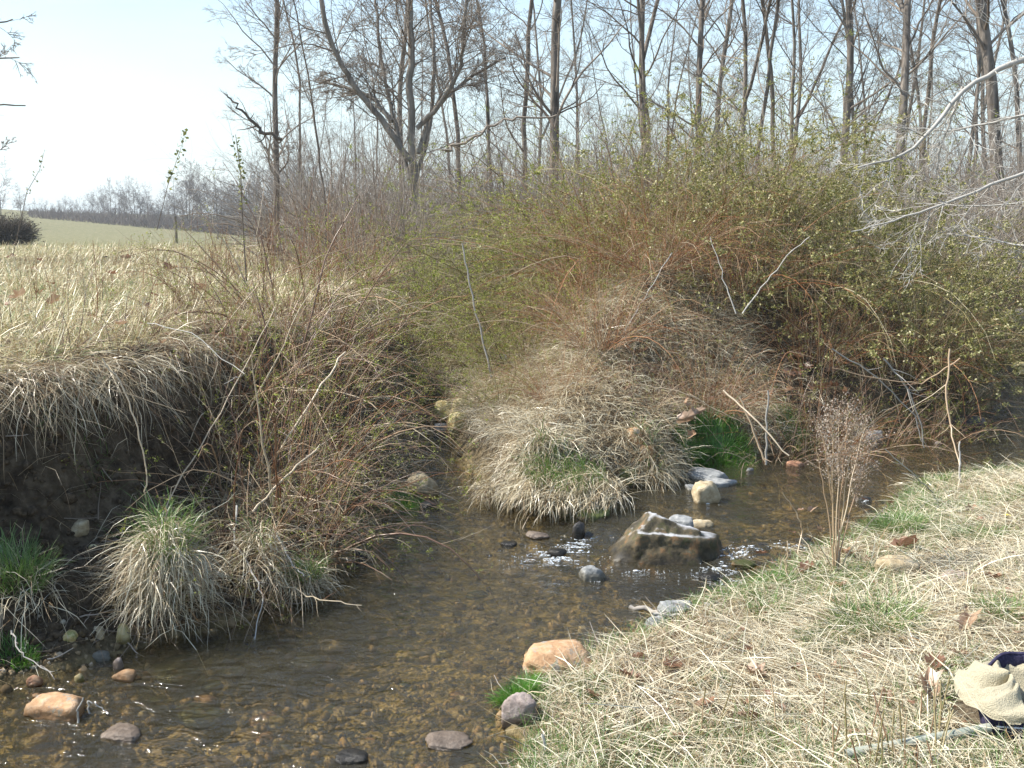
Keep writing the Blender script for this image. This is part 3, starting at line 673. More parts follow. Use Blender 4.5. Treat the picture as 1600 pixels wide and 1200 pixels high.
# --- lip: grass hanging over the undercut
G = Geo(); lip = np.array(LIP[1:10]); seg = np.linalg.norm(np.diff(lip, axis=0), axis=1); cs = np.append(0, np.cumsum(seg))
n = 24000; s = g.uniform(0, cs[-1], n); k = np.clip(np.searchsorted(cs, s) - 1, 0, len(seg) - 1); f = ((s - cs[k]) / seg[k])[:, None]
C = lip[k] * (1 - f) + lip[k + 1] * f; tv = nrm(lip[k + 1] - lip[k]); nv = np.column_stack([tv[:, 1], -tv[:, 0]])   # towards the water
cl = fbm(s * 3.1, s * 0, s=55, o=3); kp = g.random(n) < np.clip(.55 + 1.3 * cl, .08, 1); C, s, nv, k = C[kp], s[kp], nv[kp], k[kp]; n = len(s); cl = cl[kp]; C = C + nv * (g.normal(size=n) * .11 + .08 + .10 * cl)[:, None]
az = np.arctan2(nv[:, 1], nv[:, 0]) + g.normal(size=n) * 1.0
z = np.maximum(height(C[:, 0], C[:, 1]), 1.10 + .02 * vnoise(C[:, 0] * 5, C[:, 1] * 5)) - g.random(n) ** 2 * .16
blades(G, np.column_stack([C, z]), g.uniform(.06, .40, n) * (.85 + 1.1 * cl), az, g.uniform(-.9, .9, n), g.uniform(-1.6, -.5, n), g.uniform(.0014, .0034, n), np.clip(g.beta(1.5, 2.4, n), 0, 1), 6, clamp=False, wand=.3, g=g)
tag(G.build('hanging_dry_grass', STRAW), 'dry grass and roots hanging over the edge of the undercut bank', 'grass', kind='stuff')
# sod lip: an uneven overhanging turf edge with real thickness
def sod():
    m = 260; s = np.linspace(0, cs[-1], m); k = np.clip(np.searchsorted(cs, s) - 1, 0, len(seg) - 1); f = ((s - cs[k]) / seg[k])[:, None]
    c = lip[k] * (1 - f) + lip[k + 1] * f; tv = nrm(np.gradient(c, axis=0)); nv = np.column_stack([tv[:, 1], -tv[:, 0]])
    ov = .13 + .08 * fbm(s * 2.3, s * 0, s=3); th = .11 + .04 * fbm(s * 4, s * 0, s=8)
    prof = [(-.35, .02), (0, .035), (.5, .03), (.85, 0), (1, -.35), (.9, -.8), (.55, -1), (0, -1.1), (-.35, -1.1)]
    V = []
    for a, b in prof:
        off = a * ov if a > 0 else np.full(m, a); off = off + .015 * fbm(s * 9, s * 0 + a * 5, s=6)
        zz = 1.06 + (b * th if b < 0 else b); V.append(np.column_stack([c + nv * off[:, None], zz + .02 * fbm(s * 6, s * 0 + b * 7, s=2)]))
    V = np.stack(V, 1); K = len(prof); b0 = (np.arange(m - 1) * K)[:, None] + np.arange(K - 1)[None]
    F = np.stack([b0, b0 + 1, b0 + K + 1, b0 + K], -1).reshape(-1, 4)
    m_ = simple('sod', (.05, .038, .025), .95, .1, .8, (.13, .10, .06), 25)
    tag(mk('turf_overhang', V, F, m_), 'dark earth and turf edge of the undercut bank', kind='structure')
sod()
# --- straw on the central mound, lying down towards the water
YR = at(706, 655)[:2]; GT = at(1125, 722, .04)[:2]
G = Geo()
def maskM(x, y): return isM(x, y) & inview(x, y) & (samp(_dM, x, y) > .02) & (g.random(len(x)) < np.clip((7.5 / y) ** 2, .05, 1)) & (samp(_dM, x, y) < 5) & (np.hypot(x - YR[0], (y - YR[1]) * .6) > .24) & (np.hypot(x - GT[0], (y - GT[1])) > .26) & ~((x > 2.15) & (samp(_dM, x, y) < 1.1) & (g.random(len(x)) < .85)) & ~((y > 6.6) & (x < .2) & (samp(_dM, x, y) < .12))
C = scatter(60000, (-2.0, 6.5), (5.8, 13), maskM, g); n = len(C)
e = .12; gxh = height(C[:, 0] + e, C[:, 1]) - height(C[:, 0] - e, C[:, 1]); gyh = height(C[:, 0], C[:, 1] + e) - height(C[:, 0], C[:, 1] - e)
az = np.arctan2(-gyh - .06, -gxh - .02) + .8 * fbm(C[:, 0] * 1.5, C[:, 1] * 1.5, s=61) + g.normal(size=n) * .9
blades(G, C, g.uniform(.06, .26, n), az + 1.1 * fbm(C[:, 0] * 3, C[:, 1] * 3, s=66, o=2), g.uniform(-.2, 1.3, n), g.uniform(-1.2, .2, n), g.uniform(.0016, .0042, n), np.clip(g.beta(1.5, 1.3, n) + .14 * fbm(C[:, 0] * 1.4, C[:, 1] * 1.4, s=71), 0, 1), 4, lift=g.uniform(0, .07, n), g=g)
tag(G.build('mound_dry_grass', STRAW), 'dry grass lying over the central mound between the two channels', 'grass', kind='stuff')
# --- promontory under the brambles: dull dead grass, denser at the top
G = Geo()
def maskL(x, y):
    dl = samp(_dL, x, y); pl = samp(pdLIP, x, y); t = dl / (dl + pl + 1e-6)
    return isL(x, y) & inview(x, y) & (g.random(len(x)) < np.where(x < at(330, 900)[0], .02 + .04 * (t > .5), .9 * (.35 + .65 * sstep(.15, .6, t)))) & (dl > .04)
C = scatter(15000, (-5, 0), (3.8, 14), maskL, g); n = len(C)
blades(G, C, g.uniform(.1, .4, n), g.normal(size=n) * .9 - 1.0, g.uniform(.2, 1.3, n), g.uniform(-1.2, .2, n), g.uniform(.0016, .0036, n), np.clip(g.beta(1.3, 2.8, n), 0, 1), 4, g=g, lift=.01)
tag(G.build('bank_dry_grass', STRAW), 'dull dead grass under the bramble tangle on the left bank', 'grass', kind='stuff')
G = Geo()
C = scatter(2200, (-4, 0), (3.4, 12), lambda x, y: isL(x, y) & inview(x, y) & (fbm(x * 2.2, y * 2.2, s=90) > .18), g); n = len(C)
blades(G, C, g.uniform(.05, .16, n), g.uniform(0, 6.28, n), g.uniform(.5, 1.5, n), g.uniform(-.6, .9, n), g.uniform(.0015, .003, n), g.beta(1.5, 2.5, n), 3, g=g)
tag(G.build('bank_green_grass', GREEN), 'sparse green grass on the shaded left bank', 'grass', kind='stuff')

# --- tussocks: each a thing with its dry and its green blades
def tussock(px, py, rad, hgt, ndry, ngreen, label, drape=0.0, az0=None, lean=.6, gm=None, dry=STRAW, name='grass_tussock', wid=.003, base=None, cat='grass tussock', seed=0, gl=.7, hum=.12):
    g = np.random.default_rng(int(px + py * 3 + seed)); p = hit(px, py) if base is None else np.array(base)
    t = thing(name, label, cat, p)
    for kind, n in (('dry_blades', ndry), ('green_blades', ngreen)):
        if not n: continue
        G = Geo(); a = g.uniform(0, 2 * pi, n); r = rad * np.sqrt(g.random(n)) * (.75 if kind[0] == 'g' else 1)
        C = np.column_stack([r * np.cos(a), r * np.sin(a), .0 * r]); C[:, 2] = height(C[:, 0] + p[0], C[:, 1] + p[1]) - p[2] - .01
        if drape: C[:, 2] = np.maximum(C[:, 2], C[:, 2] * .3 - .0) + hum * np.sqrt(np.clip(1 - (r / rad) ** 2, 0, 1)) * g.uniform(.6, 1, n)
        aa = a + g.normal(size=n) * .8
        if az0 is not None: aa = az0 + g.normal(size=n) * .55 + (a - az0 + pi) % (2 * pi) * .0
        if kind[0] == 'd':
            e0 = g.uniform(.5, 1.4, n) if not drape else g.uniform(-.1, 1.3, n); e1 = g.uniform(-1.3, .2, n) if not drape else g.uniform(-2.3, -.5, n)
            L = hgt * (g.uniform(.7, 1.7, n) if not drape else g.uniform(.35, 1.15, n))
        else: e0 = g.uniform(.8, 1.5, n); e1 = g.uniform(-.3, 1.2, n); L = hgt * g.uniform(.4, 1.0, n) * gl
        P_ = Geo(); K = 6
        if drape and kind[0] == 'd':
            L = L * (.75 + .7 * fbm(a * 1.3, a * 0 + seed + rad * 50, s=5, o=2)); kp = fbm(np.cos(a) * 2.2, np.sin(a) * 2.2 + C[:, 2] * 5, s=int(px) % 30, o=2) > -.28 - .5 * (g.random(n) < .2)
            odd = g.random(n) < .14; aa = np.where(odd, g.uniform(0, 6.28, n), aa); e0 = np.where(odd, g.uniform(-.2, 1.2, n), e0); e1 = np.where(odd, g.uniform(-.8, .6, n), e1); C, L, aa, e0, e1 = C[kp], L[kp], aa[kp], e0[kp], e1[kp]; n = len(L)
        # blades() clamps to the ground in world space, so build there and shift back
        Cw = C + p; blades(G, Cw, L, aa, e0, e1, g.uniform(.6, 1.3, n) * wid, np.clip(g.beta(2.2, 1.9, n), 0, 1), K, clamp=True, wand=.26, g=g)
        G.v = [v - p for v in G.v]
        G.build(kind, dry if kind[0] == 'd' else (gm or GREEN), t)
    return t
tussock(250, 905, .14, .34, 2600, 420, 'big drooping tussock of straw grass at the foot of the cut bank', 1, base=[at(245, 905, .3)[0], at(245, 905, .3)[1] + .16, .16], wid=.0028, hum=.40)
tussock(200, 800, .09, .24, 500, 260, 'smaller grass tuft with green tips above the big tussock', 0, base=[at(225, 850, .42)[0], at(225, 850, .42)[1] + .16, .46], wid=.0026)
tussock(480, 905, .10, .22, 500, 260, 'mixed dry and green tussock at the waterline under the brambles', 1, base=[at(470, 930, .06)[0], at(470, 930, .06)[1] + .12, .06], hum=.12, wid=.0024)
tussock(395, 900, .09, .30, 600, 40, 'rusty brown hanging tussock right of the big one', 1, base=[at(390, 950, .06)[0], at(390, 950, .06)[1] + .2, .14], hum=.3, wid=.0028)
tussock(860, 745, .36, .36, 4200, 500, 'large combed straw clump with green top at the point of the mound', 1, az0=-2.35, base=[at(885, 740, .22)[0], at(885, 740, .22)[1], .18], wid=.0036)
tussock(905, 712, .13, .2, 100, 700, 'green tuft growing on top of the straw clump', 0, base=[at(895, 715, .34)[0], at(895, 715, .34)[1] + .05, .30], gl=1.0)
tussock(790, 770, .2, .26, 1100, 0, 'low straw clump trailing left into the side channel', 1, az0=-2.8, base=[at(800, 768, .08)[0], at(800, 768, .08)[1] + .05, .06])
tussock(1020, 740, .16, .24, 900, 120, 'dry clump between the mossy stone and the green grass', 1, base=[at(1020, 745, .08)[0], at(1020, 745, .08)[1] + .08, .06])
tussock(1130, 712, .26, .15, 30, 2600, 'bright green grass tuft at the water below the mound', 0, gm=BGREEN, base=[at(1130, 722, .04)[0], at(1130, 722, .04)[1] + .06, .05], gl=1.2)
tussock(1075, 722, .12, .12, 20, 900, 'small bright green tuft left of the larger green one', 0, gm=BGREEN, base=[at(1078, 728, .04)[0], at(1078, 728, .04)[1] + .04, .05], gl=1.2)
tussock(1240, 690, .20, .13, 10, 1100, 'shaded green grass patch under the dark overhanging brush', 0, gm=BGREEN, base=[at(1240, 695, .05)[0], at(1240, 695, .05)[1] + .05, .06], gl=1.2)
tussock(632, 772, .12, .12, 20, 900, 'vivid green tuft beside the rounded rock of the side channel', 0, gm=BGREEN, base=[at(630, 780, .05)[0], at(630, 780, .05)[1] + .05, .06], gl=1.2)
tussock(620, 570, .22, .3, 200, 700, 'pale green grass clump at the head of the side channel', 0, base=hit(625, 590), gl=1)
tussock(808, 1075, .09, .10, 20, 1100, 'dark green tuft at the water under the orange stone', 0, gm=BGREEN, base=[at(812, 1088, .03)[0], at(812, 1088, .03)[1], .02], wid=.002, gl=1.1)
tussock(1370, 985, .20, .20, 900, 900, 'wide green and straw tussock in the middle of near bank', 0, wid=.003, gl=.9)
tussock(1400, 830, .20, .16, 300, 1500, 'blue-green grass bank by the weed at the water edge', 0, wid=.0028, gl=.9)
tussock(1450, 760, .2, .12, 700, 600, 'straw and green tuft on the far end of the near bank', 0, gl=.9)
tussock(1300, 1010, .14, .13, 120, 700, 'green tuft just left of the wide green and straw tussock', 0, wid=.0024, gl=.9)
tussock(1530, 845, .16, .10, 60, 700, 'green patch near the dandelion at the right edge', 0, wid=.0024, gl=.9)
tussock(930, 1085, .12, .07, 20, 700, 'low green tuft behind the rounded pink stone', 0, wid=.002, gl=.9)
tussock(1200, 970, .09, .12, 60, 300, 'small yellow-green tuft on the near bank beside the water', 0, gl=1)
tussock(1570, 970, .13, .14, 250, 400, 'green tuft at the right edge above the net', 0, gl=1)
tussock(1205, 915, .13, .08, 10, 900, 'short bright grass at the water edge by the riffle', 0, gm=BGREEN, wid=.002, gl=1)
tussock(1110, 1075, .10, .06, 10, 500, 'low green plant patch in the straw near the pink leaf', 0, gm=BGREEN, wid=.003, gl=.9)
tussock(30, 960, .16, .26, 260, 500, 'drooping dark green tuft at the far left of bank foot', 1, base=hit(30, 930), wid=.003)
tussock(30, 1035, .10, .10, 30, 320, 'bright little green tuft on the muddy shore', 0, gm=BGREEN, wid=.002)
tussock(1060, 905, .02, .10, 0, 20, 'thin red-brown sprig at near water edge', 0, base=hit(1110, 960)) if False else None

# ------------------------------------------------------------------ shrubs and brambles
def shrub_proto(name, label, cat, ncane, clen, rad, spread, droop, cmat, lmat, nleaf, lsize, seed, r0=.004, ntw=8, nsub=2, up0=.9, tw=.28, K=9, sub=.4):
    g = np.random.default_rng(seed); t = thing(name, label, cat)
    a = g.uniform(0, 2 * pi, ncane); rr = rad * np.sqrt(g.random(ncane)); S = np.column_stack([rr * np.cos(a), rr * np.sin(a), np.full(ncane, -.05)])
    el = np.clip(g.normal(up0, spread, ncane), .15, 1.55); D = np.column_stack([np.cos(a) * np.cos(el), np.sin(a) * np.cos(el), np.sin(el)])
    L = clen * g.uniform(.55, 1.15, ncane); P = grow(S, D, L, K, .07, droop * g.uniform(.3, 1.4, ncane), g); R = taper(r0 * (g.uniform(.6, 1.2, ncane) + 1.2 * (g.random(ncane) < .12)), K, .25)
    G = Geo(); G.tubes(P, R, 4, g.random(ncane)); G.build('stems', cmat, t)
    s1, d1, l1, r1 = spawn(P, R, ntw, .15, 1, .4, 1.2, tw, L, g); P1 = grow(s1, d1, l1, 5, .14, -.05, g); R1 = taper(np.minimum(r1 * .55, .0022), 5, .4)
    G = Geo(); G.tubes(P1, R1, 3, g.random(len(P1)))
    s2, d2, l2, r2 = spawn(P1, R1, nsub, .2, 1, .4, 1.1, sub, l1, g); P2 = grow(s2, d2, l2, 3, .16, 0, g); R2 = taper(np.minimum(r2 * .6, .0013), 3, .5)
    G.tubes(P2, R2, 3, g.random(len(P2))); G.build('twigs', cmat, t)
    if nleaf:
        sel = np.sort(g.permutation(len(P2))[:int(len(P2) * .38)]); allP = P2[sel].reshape(-1, 3); c = allP[g.integers(0, len(allP), nleaf)] + g.normal(size=(nleaf, 3)) * .008
        G = Geo(); G.leaves(c, lsize * g.uniform(.5, 1.3, nleaf), g.random(nleaf)); G.build('leaves', lmat, t)
    return t
P_green = shrub_proto('rose_shrub', 'x', 'shrub', 100, 2.1, .35, .35, -.34, OLIVE, BUDS, 15000, .019, 1, r0=.0038, ntw=8, nsub=3)
P_green2 = shrub_proto('rose_shrub', 'x', 'shrub', 95, 1.9, .3, .35, -.30, OLIVE, BUDS, 14000, .019, 2, r0=.0035, ntw=9, nsub=3)
P_russet = shrub_proto('bramble_shrub', 'x', 'shrub', 120, 2.1, .4, .35, -.34, REDC, BUDS, 3500, .016, 3, r0=.0035, ntw=8, nsub=2)
P_gloss = shrub_proto('honeysuckle_shrub', 'x', 'shrub', 100, 2.0, .45, .4, -.36, OLIVE, GLEAF, 15000, .027, 4, r0=.0035, ntw=8, nsub=2)
P_grey = shrub_proto('bare_shrub', 'x', 'shrub', 46, 2.8, .5, .28, -.08, TWIG, BUDS, 0, .02, 5, r0=.009, ntw=11, nsub=4, up0=1.15, tw=.34)
P_grey2 = shrub_proto('bare_shrub', 'x', 'shrub', 40, 2.6, .7, .4, -.16, TWIG, BUDS, 0, .022, 6, r0=.008, ntw=11, nsub=4, up0=1.0, tw=.38)
P_tangle = shrub_proto('bramble', 'x', 'bramble', 64, 1.25, .22, .5, -.36, CANE, BUDS, 3200, .012, 7, r0=.0042, ntw=5, nsub=2, up0=.85, tw=.3)
P_tangle2 = shrub_proto('bramble', 'x', 'bramble', 56, 1.3, .25, .45, -.30, RUSSET, BUDS, 4200, .013, 8, r0=.0038, ntw=6, nsub=2, up0=1.0, tw=.3)
P_stalk = shrub_proto('dead_stalks', 'x', 'dead stalks', 60, 1.25, .5, .12, -.03, RUSSET, BLEAF, 0, .02, 9, r0=.0034, ntw=5, nsub=1, up0=1.45, tw=.16)
firsts = {}
def put(proto, x, y, sc, label, group=None, rz=None, dz=0.0, tilt=(0, 0), scz=None):
    z = hz(x, y) + dz; rz = random.uniform(0, 6.28) if rz is None else rz
    if id(proto) not in firsts:
        firsts[id(proto)] = 1; proto.location = (x, y, z); proto.rotation_euler = (tilt[0], tilt[1], rz); proto.scale = (sc, sc, scz or sc); proto['label'] = label
        if group: proto['group'] = group
        return proto
    return dup(proto, (x, y, z), rz, sc, label, group, tilt, scz)
LOWER = [(.35, 7.75, .36, P_russet, 'small russet bramble low on the left of the straw slope'), (.95, 7.6, .5, P_tangle, 'little straw-caned bramble in the middle of the straw slope'), (1.5, 7.9, .42, P_russet, 'russet bramble sprawling above the oblong tan stone'), (1.95, 7.75, .6, P_tangle, 'bramble canes falling over the bright green tuft'), (2.35, 8.0, .5, P_russet, 'russet bramble hanging over the shaded green patch'), (2.9, 8.35, .8, P_tangle, 'bare canes hanging into the dark hollow'), (3.4, 8.5, .7, P_tangle2, 'canes hanging to the water behind the seed-headed weed'), (4.1, 9.4, .6, P_tangle, 'canes trailing to the water on the far right'), (-.1, 8.3, .4, P_green2, 'small green shrub at the foot of the leaning grey stick'), (.7, 8.3, .5, P_russet, 'low brown bramble on the crest of the straw slope')]
MOUND = [
 (P_green, -.95, 10.3, 1.0, 'olive rose shrub behind the pale green clump at the side channel'),
 (P_green2, -.35, 9.9, 1.0, 'green-budded shrub over the yellow rocks of the side channel'),
 (P_green, .15, 9.0, .95, 'green-budded shrub with the leaning grey stick in front'),
 (P_green2, .55, 9.6, 1.15, 'tall green shrub at the left shoulder of the mound'),
 (P_green, .85, 10.3, 1.2, 'bushy olive shrub left of the russet top of the mound'),
 (P_russet, 1.15, 9.5, 1.1, 'russet bramble at the middle of the mound, lower front'),
 (P_russet, 1.5, 10.3, 1.25, 'russet bramble forming the highest point of the mound'),
 (P_gloss, 2.0, 9.7, 1.05, 'yellow-green honeysuckle right of the russet mound top'),
 (P_green2, 1.6, 11.0, 1.3, 'olive shrub behind the russet mound top'),
 (P_gloss, 2.3, 10.1, 1.05, 'yellow-green honeysuckle behind the crossing pale sticks'),
 (P_gloss, 2.75, 9.4, 1.05, 'yellow-green honeysuckle above the shaded green grass patch'),
 (P_gloss, 3.3, 9.8, 1.1, 'leafy honeysuckle high on the right half of the mound'),
 (P_gloss, 3.35, 9.0, .9, 'low leafy honeysuckle drooping behind the seed-headed weed'),
 (P_gloss, 3.95, 9.3, 1.0, 'honeysuckle hanging over the dark water on the right'),
 (P_russet, 3.7, 9.15, .75, 'russet bramble arching over the water on the right'),
 (P_gloss, 4.35, 9.9, .95, 'honeysuckle at the right end of the thicket'),
 (P_green, 3.0, 10.9, 1.2, 'grey-green shrub behind the honeysuckle on the right'),
 (P_green2, 4.1, 11.2, 1.2, 'grey-green shrub at the back right of the mound'),
 (P_russet, .6, 8.7, .6, 'small russet bramble above the straw slope of the mound'),
 (P_russet, 1.3, 8.7, .7, 'brown bramble over the oak leaves on the straw slope'),
 (P_russet, 2.05, 8.85, .8, 'brown bramble above the bright green tuft'),
 (P_russet, 2.7, 8.75, .75, 'brown bramble overhanging the dark hollow'),
 (P_russet, -1.8, 11.3, .75, 'russet shrub at the left foot of the thicket'),
 (P_green2, -.9, 11.6, 1.1, 'olive shrub between the multi-stemmed tree and the side channel'),
 (P_green, .1, 11.4, 1.2, 'green shrub behind the left shoulder of the mound'),
 (P_stalk, -2.3, 12.2, 1.1, 'rusty stalk clump behind the meadow corner'),
]
for pr, x, y, s, lab in MOUND: put(pr, x + (.15 if x > 3.8 else 0), y + (.75 if x < 2.2 else .45 if x < 3 else .3), s * (.8 if x < .2 else .98 if x < 2.2 else .86) * (.85 if y > 10.8 else 1), lab, 'shrubs of the thicket on the mound', scz=s * (.8 if x < .2 else .80 if x < 2.2 else .82))
for x, y, s_, pr, lab in LOWER: put(pr, x, y, s_, lab, 'low brambles on the straw slope')
TANG = [
 (P_tangle, 95, 552, .38, 'small bramble rooted on the edge of the overhang at far left'),
 (P_tangle, 215, 530, .42, 'small bramble spilling over the middle of the overhanging edge'),
 (P_tangle2, 310, 480, .6, 'bramble at the notch in the bank edge'),
 (P_tangle, 410, 610, 1.0, 'bramble tangle at the inner corner of the cut bank'),
 (P_tangle, 470, 690, 1.05, 'straw-caned bramble in the middle of the left bank tangle'),
 (P_tangle2, 490, 640, .85, 'russet-caned bramble high on the left bank tangle'),
 (P_tangle, 480, 770, .7, 'bramble leaning over the water on the left bank'),
 (P_tangle2, 440, 800, .9, 'russet bramble behind the hanging tussocks'),
 (P_tangle, 480, 860, .8, 'low bramble hanging to the water right of the tussocks'),
 (P_tangle, 370, 760, .85, 'bramble just behind the big tussock'),
 (P_tangle2, 500, 560, 1.05, 'russet bramble on the meadow corner'),
 (P_tangle, 440, 510, 1.0, 'arching straw canes on the meadow corner behind the tangle'),
 (P_tangle2, 515, 590, .85, 'bramble beside the pale green clump of the side channel'),
 (P_tangle, 390, 870, .6, 'broken straw canes beside the big tussock'),
 (P_tangle2, 350, 640, .7, 'small bramble in the shade of the bank overhang'),
]
for pr, px, py, s, lab in TANG:
    p = hit(px, py); put(pr, p[0], p[1], s, lab, 'brambles of the left bank tangle')
for px, py, s, lab in [(445, 430, .75, 'rusty dead stalks at the end of the meadow grass'), (500, 420, .95, 'rusty dead stalks before the olive thicket'), (400, 425, .6, 'short rusty stalks in the meadow grass'), (560, 430, .9, 'brown dead stalks left of the olive shrubs'), (360, 430, .5, 'low rusty stalks in the meadow behind the bank edge')]:
    p = at(px, py, 1.1); put(P_stalk, p[0], min(p[1], 13.5), s, lab, 'rusty dead stalks by the meadow')
# bare shrubs behind, between the thicket and the trees
g = np.random.default_rng(31); k = 0
for yy, n, sc in ((13.2, 11, .68), (15.5, 12, .8), (18.5, 14, .95), (22, 14, 1.1)):
    for i in range(n):
        x0 = -.21 * yy if yy > 14 else -2.2; x = x0 + (.55 * yy - x0) * (i + g.uniform(.2, .8)) / n; y = yy + g.uniform(-.8, .8)
        put(P_grey if g.random() < .6 else P_grey2, x, y, sc * g.uniform(.8, 1.15), 'leafless grey-brown shrub in the undergrowth before the trees', 'bare shrubs before the trees')
# ------------------------------------------------------------------ named single sticks and canes
def stick(name, label, cat, pxs, dist, r0, r1, mat, S=6, tint=.6, wob=.004, group=None, twigs=0, tl=.12):
    """a stick through pixels pxs; dist = depth of each point in metres along the view, or one number"""
    d = np.broadcast_to(dist, (len(pxs),)) if np.ndim(dist) == 0 else np.array(dist)
    C = np.array([atd(a, b, y) for (a, b), y in zip(pxs, d)])
    t = np.linspace(0, 1, len(C)); tt = np.linspace(0, 1, max(9, 4 * len(C))); P = np.stack([np.interp(tt, t, C[:, i]) for i in range(3)], -1)
    g = np.random.default_rng(int(abs(pxs[0][0]) + abs(pxs[0][1]))); P[1:-1] += g.normal(size=P[1:-1].shape) * wob
    R = np.linspace(r0, r1, len(tt)); G = Geo(); o0 = P[0].copy(); G.tubes((P - o0)[None], R[None], S, tint)
    if twigs:
        s1, d1, l1, rr = spawn((P - o0)[None], R[None], twigs, .1, 1, .4, 1.1, 1, np.array([tl]), g); P1 = grow(s1, d1, l1, 4, .15, 0, g); G.tubes(P1, taper(rr * .5, 4), 4, g.random(len(P1)))
    o = G.build(name, mat); o.location = o0; return tag(o, label, cat, group)
LC = 'long canes leaning out of the left bank'
stick('cane', 'long straight straw cane leaning from the meadow corner down to the big tussock', 'cane', [(245, 815), (300, 720), (370, 600), (430, 480)], [4.9, 5.3, 5.8, 6.3], .004, .003, CANE, tint=.8, group=LC)
stick('cane', 'thick pale cane leaning through the middle of the bramble tangle', 'cane', [(440, 700), (490, 620), (540, 550)], [5.7, 5.8, 6.0], .0065, .005, CANE, tint=.95, group=LC)
stick('cane', 'pale cane lying low across the tangle towards the water', 'cane', [(395, 800), (450, 740), (500, 695)], [5.0, 5.2, 5.4], .006, .004, CANE, tint=.9, group=LC)
stick('cane', 'reddish stem crossing in front of the cut bank ending in a seed spray', 'cane', [(-20, 550), (90, 585), (200, 615), (290, 645)], [4.5, 4.5, 4.55, 4.6], .0028, .0016, RUSSET, tint=.8, group=LC)
stick('cane', 'curved green-grey stem standing in the shade of the cut bank', 'cane', [(160, 560), (190, 600), (215, 660), (230, 740), (228, 790)], 4.75, .003, .004, CANE, tint=.9, group=LC)
stick('cane', 'long reddish arching cane from tangle top over the side channel', 'cane', [(420, 560), (480, 535), (530, 530), (580, 560), (610, 600)], 6.4, .0045, .0025, RUSSET, tint=.7, group=LC)
stick('cane', 'long thin cane arching over the meadow corner to the right', 'cane', [(310, 560), (400, 450), (500, 400), (620, 365)], [6.4, 6.6, 6.9, 7.2], .004, .002, CANE, tint=.6, group=LC)
stick('cane', 'thin white-grey cane crossing the overhanging grass', 'cane', [(230, 505), (300, 520), (380, 585), (350, 600)], [5.6, 5.4, 5.2, 5.2], .0025, .0015, PALE, tint=.6, group=LC)
stick('root', 'pale crooked root hanging to the water under the brambles', 'root', [(370, 790), (365, 850), (400, 900), (410, 940), (398, 1000)], [4.9, 4.75, 4.6, 4.5, 4.35], .005, .0025, PALE, tint=.5, twigs=5, tl=.12)
stick('root', 'second crooked pale root beside the hanging root', 'root', [(430, 830), (455, 880), (475, 900)], [4.9, 4.75, 4.7], .006, .003, PALE, tint=.6, twigs=3, tl=.1)
stick('branch', 'reddish twig reaching out over the water from the left tussock', 'branch', [(420, 908), (460, 922), (510, 940), (565, 946)], [4.75, 4.65, 4.55, 4.5], .0045, .002, RUSSET, tint=.9, twigs=6, tl=.14)
stick('branch', 'forked pale twig standing out of the shallows by the orange wedge', 'branch', [(122, 1130), (120, 1112), (130, 1090)], [at(122, 1130)[1]] * 3, .004, .0025, PALE, tint=.5, wob=.002)
stick('branch', 'right prong of pale twig arching into the shallows', 'branch', [(140, 1115), (136, 1094), (148, 1100), (166, 1110)], [at(140, 1118)[1]] * 4, .0032, .002, PALE, tint=.45, wob=.002)
stick('branch', 'crooked grey twig on the muddy shore at far left', 'branch', [(18, 985), (25, 1005), (45, 1030), (80, 1050)], [3.95, 3.9, 3.85, 3.8], .0035, .002, PALE, tint=.3, twigs=3, tl=.08)
stick('branch', 'tall grey leaning stick in front of the green shrubs', 'branch', [(722, 380), (735, 450), (750, 520), (768, 590)], [8.8, 8.75, 8.7, 8.6], .007, .009, PALE, tint=.25, wob=.006)
stick('branch', 'pale bent stick crossing the right side of the mound', 'branch', [(1160, 490), (1190, 450), (1230, 400), (1265, 370)], [8.4, 8.4, 8.3, 8.3], .006, .003, PALE, tint=.8, wob=.006)
stick('branch', 'long pale stick leaning left over the mound', 'branch', [(1110, 370), (1130, 430), (1150, 490)], [8.5, 8.4, 8.3], .003, .0055, PALE, tint=.6, wob=.006)
stick('branch', 'thin grey stick standing in the russet bramble', 'branch', [(1050, 395), (1010, 460), (975, 520)], [8.8, 8.6, 8.4], .004, .005, PALE, tint=.5, wob=.006)
stick('branch', 'thin stick slanting from the mound into the creek', 'branch', [(1130, 610), (1180, 655), (1233, 712)], [7.3, 7.1, 6.95], .007, .005, CANE, tint=.9)
stick('branch', 'slanted dead stem above the green tuft', 'branch', [(1155, 620), (1180, 680), (1196, 722)], [7.2, 7.15, 7.1], .006, .007, CANE, tint=.7, twigs=5, tl=.15)
stick('branch', 'grey upright dead stem above the green tuft at the water', 'branch', [(1200, 610), (1198, 670), (1197, 726)], 7.1, .006, .008, PALE, tint=.3)
stick('branch', 'long arching stem from mound top towards the dark hollow', 'branch', [(1000, 600), (1060, 610), (1120, 640), (1160, 660)], 7.0, .004, .003, CANE, tint=.7)
stick('branch', 'drooping branch with fork reaching down to the dark water', 'branch', [(1380, 560), (1420, 610), (1440, 665), (1444, 700)], 7.6, .007, .004, PALE, tint=.2, twigs=5, tl=.2)
stick('branch', 'ochre vine stem hanging down on the right over the creek', 'branch', [(1484, 545), (1478, 620), (1485, 670), (1500, 730)], [7.3, 7.2, 7.1, 6.9], .007, .005, CANE, tint=.55, twigs=4, tl=.3)
stick('branch', 'second ochre vine stem crossing to the left over the dark hollow', 'branch', [(1500, 560), (1440, 600), (1360, 590), (1300, 575)], 7.4, .006, .003, CANE, tint=.5, twigs=4, tl=.2)
stick('branch', 'grey stick curving out of thicket into the dark water at right', 'branch', [(1300, 545), (1370, 590), (1430, 650), (1440, 690)], 7.5, .006, .004, PALE, tint=.2, twigs=4, tl=.2)
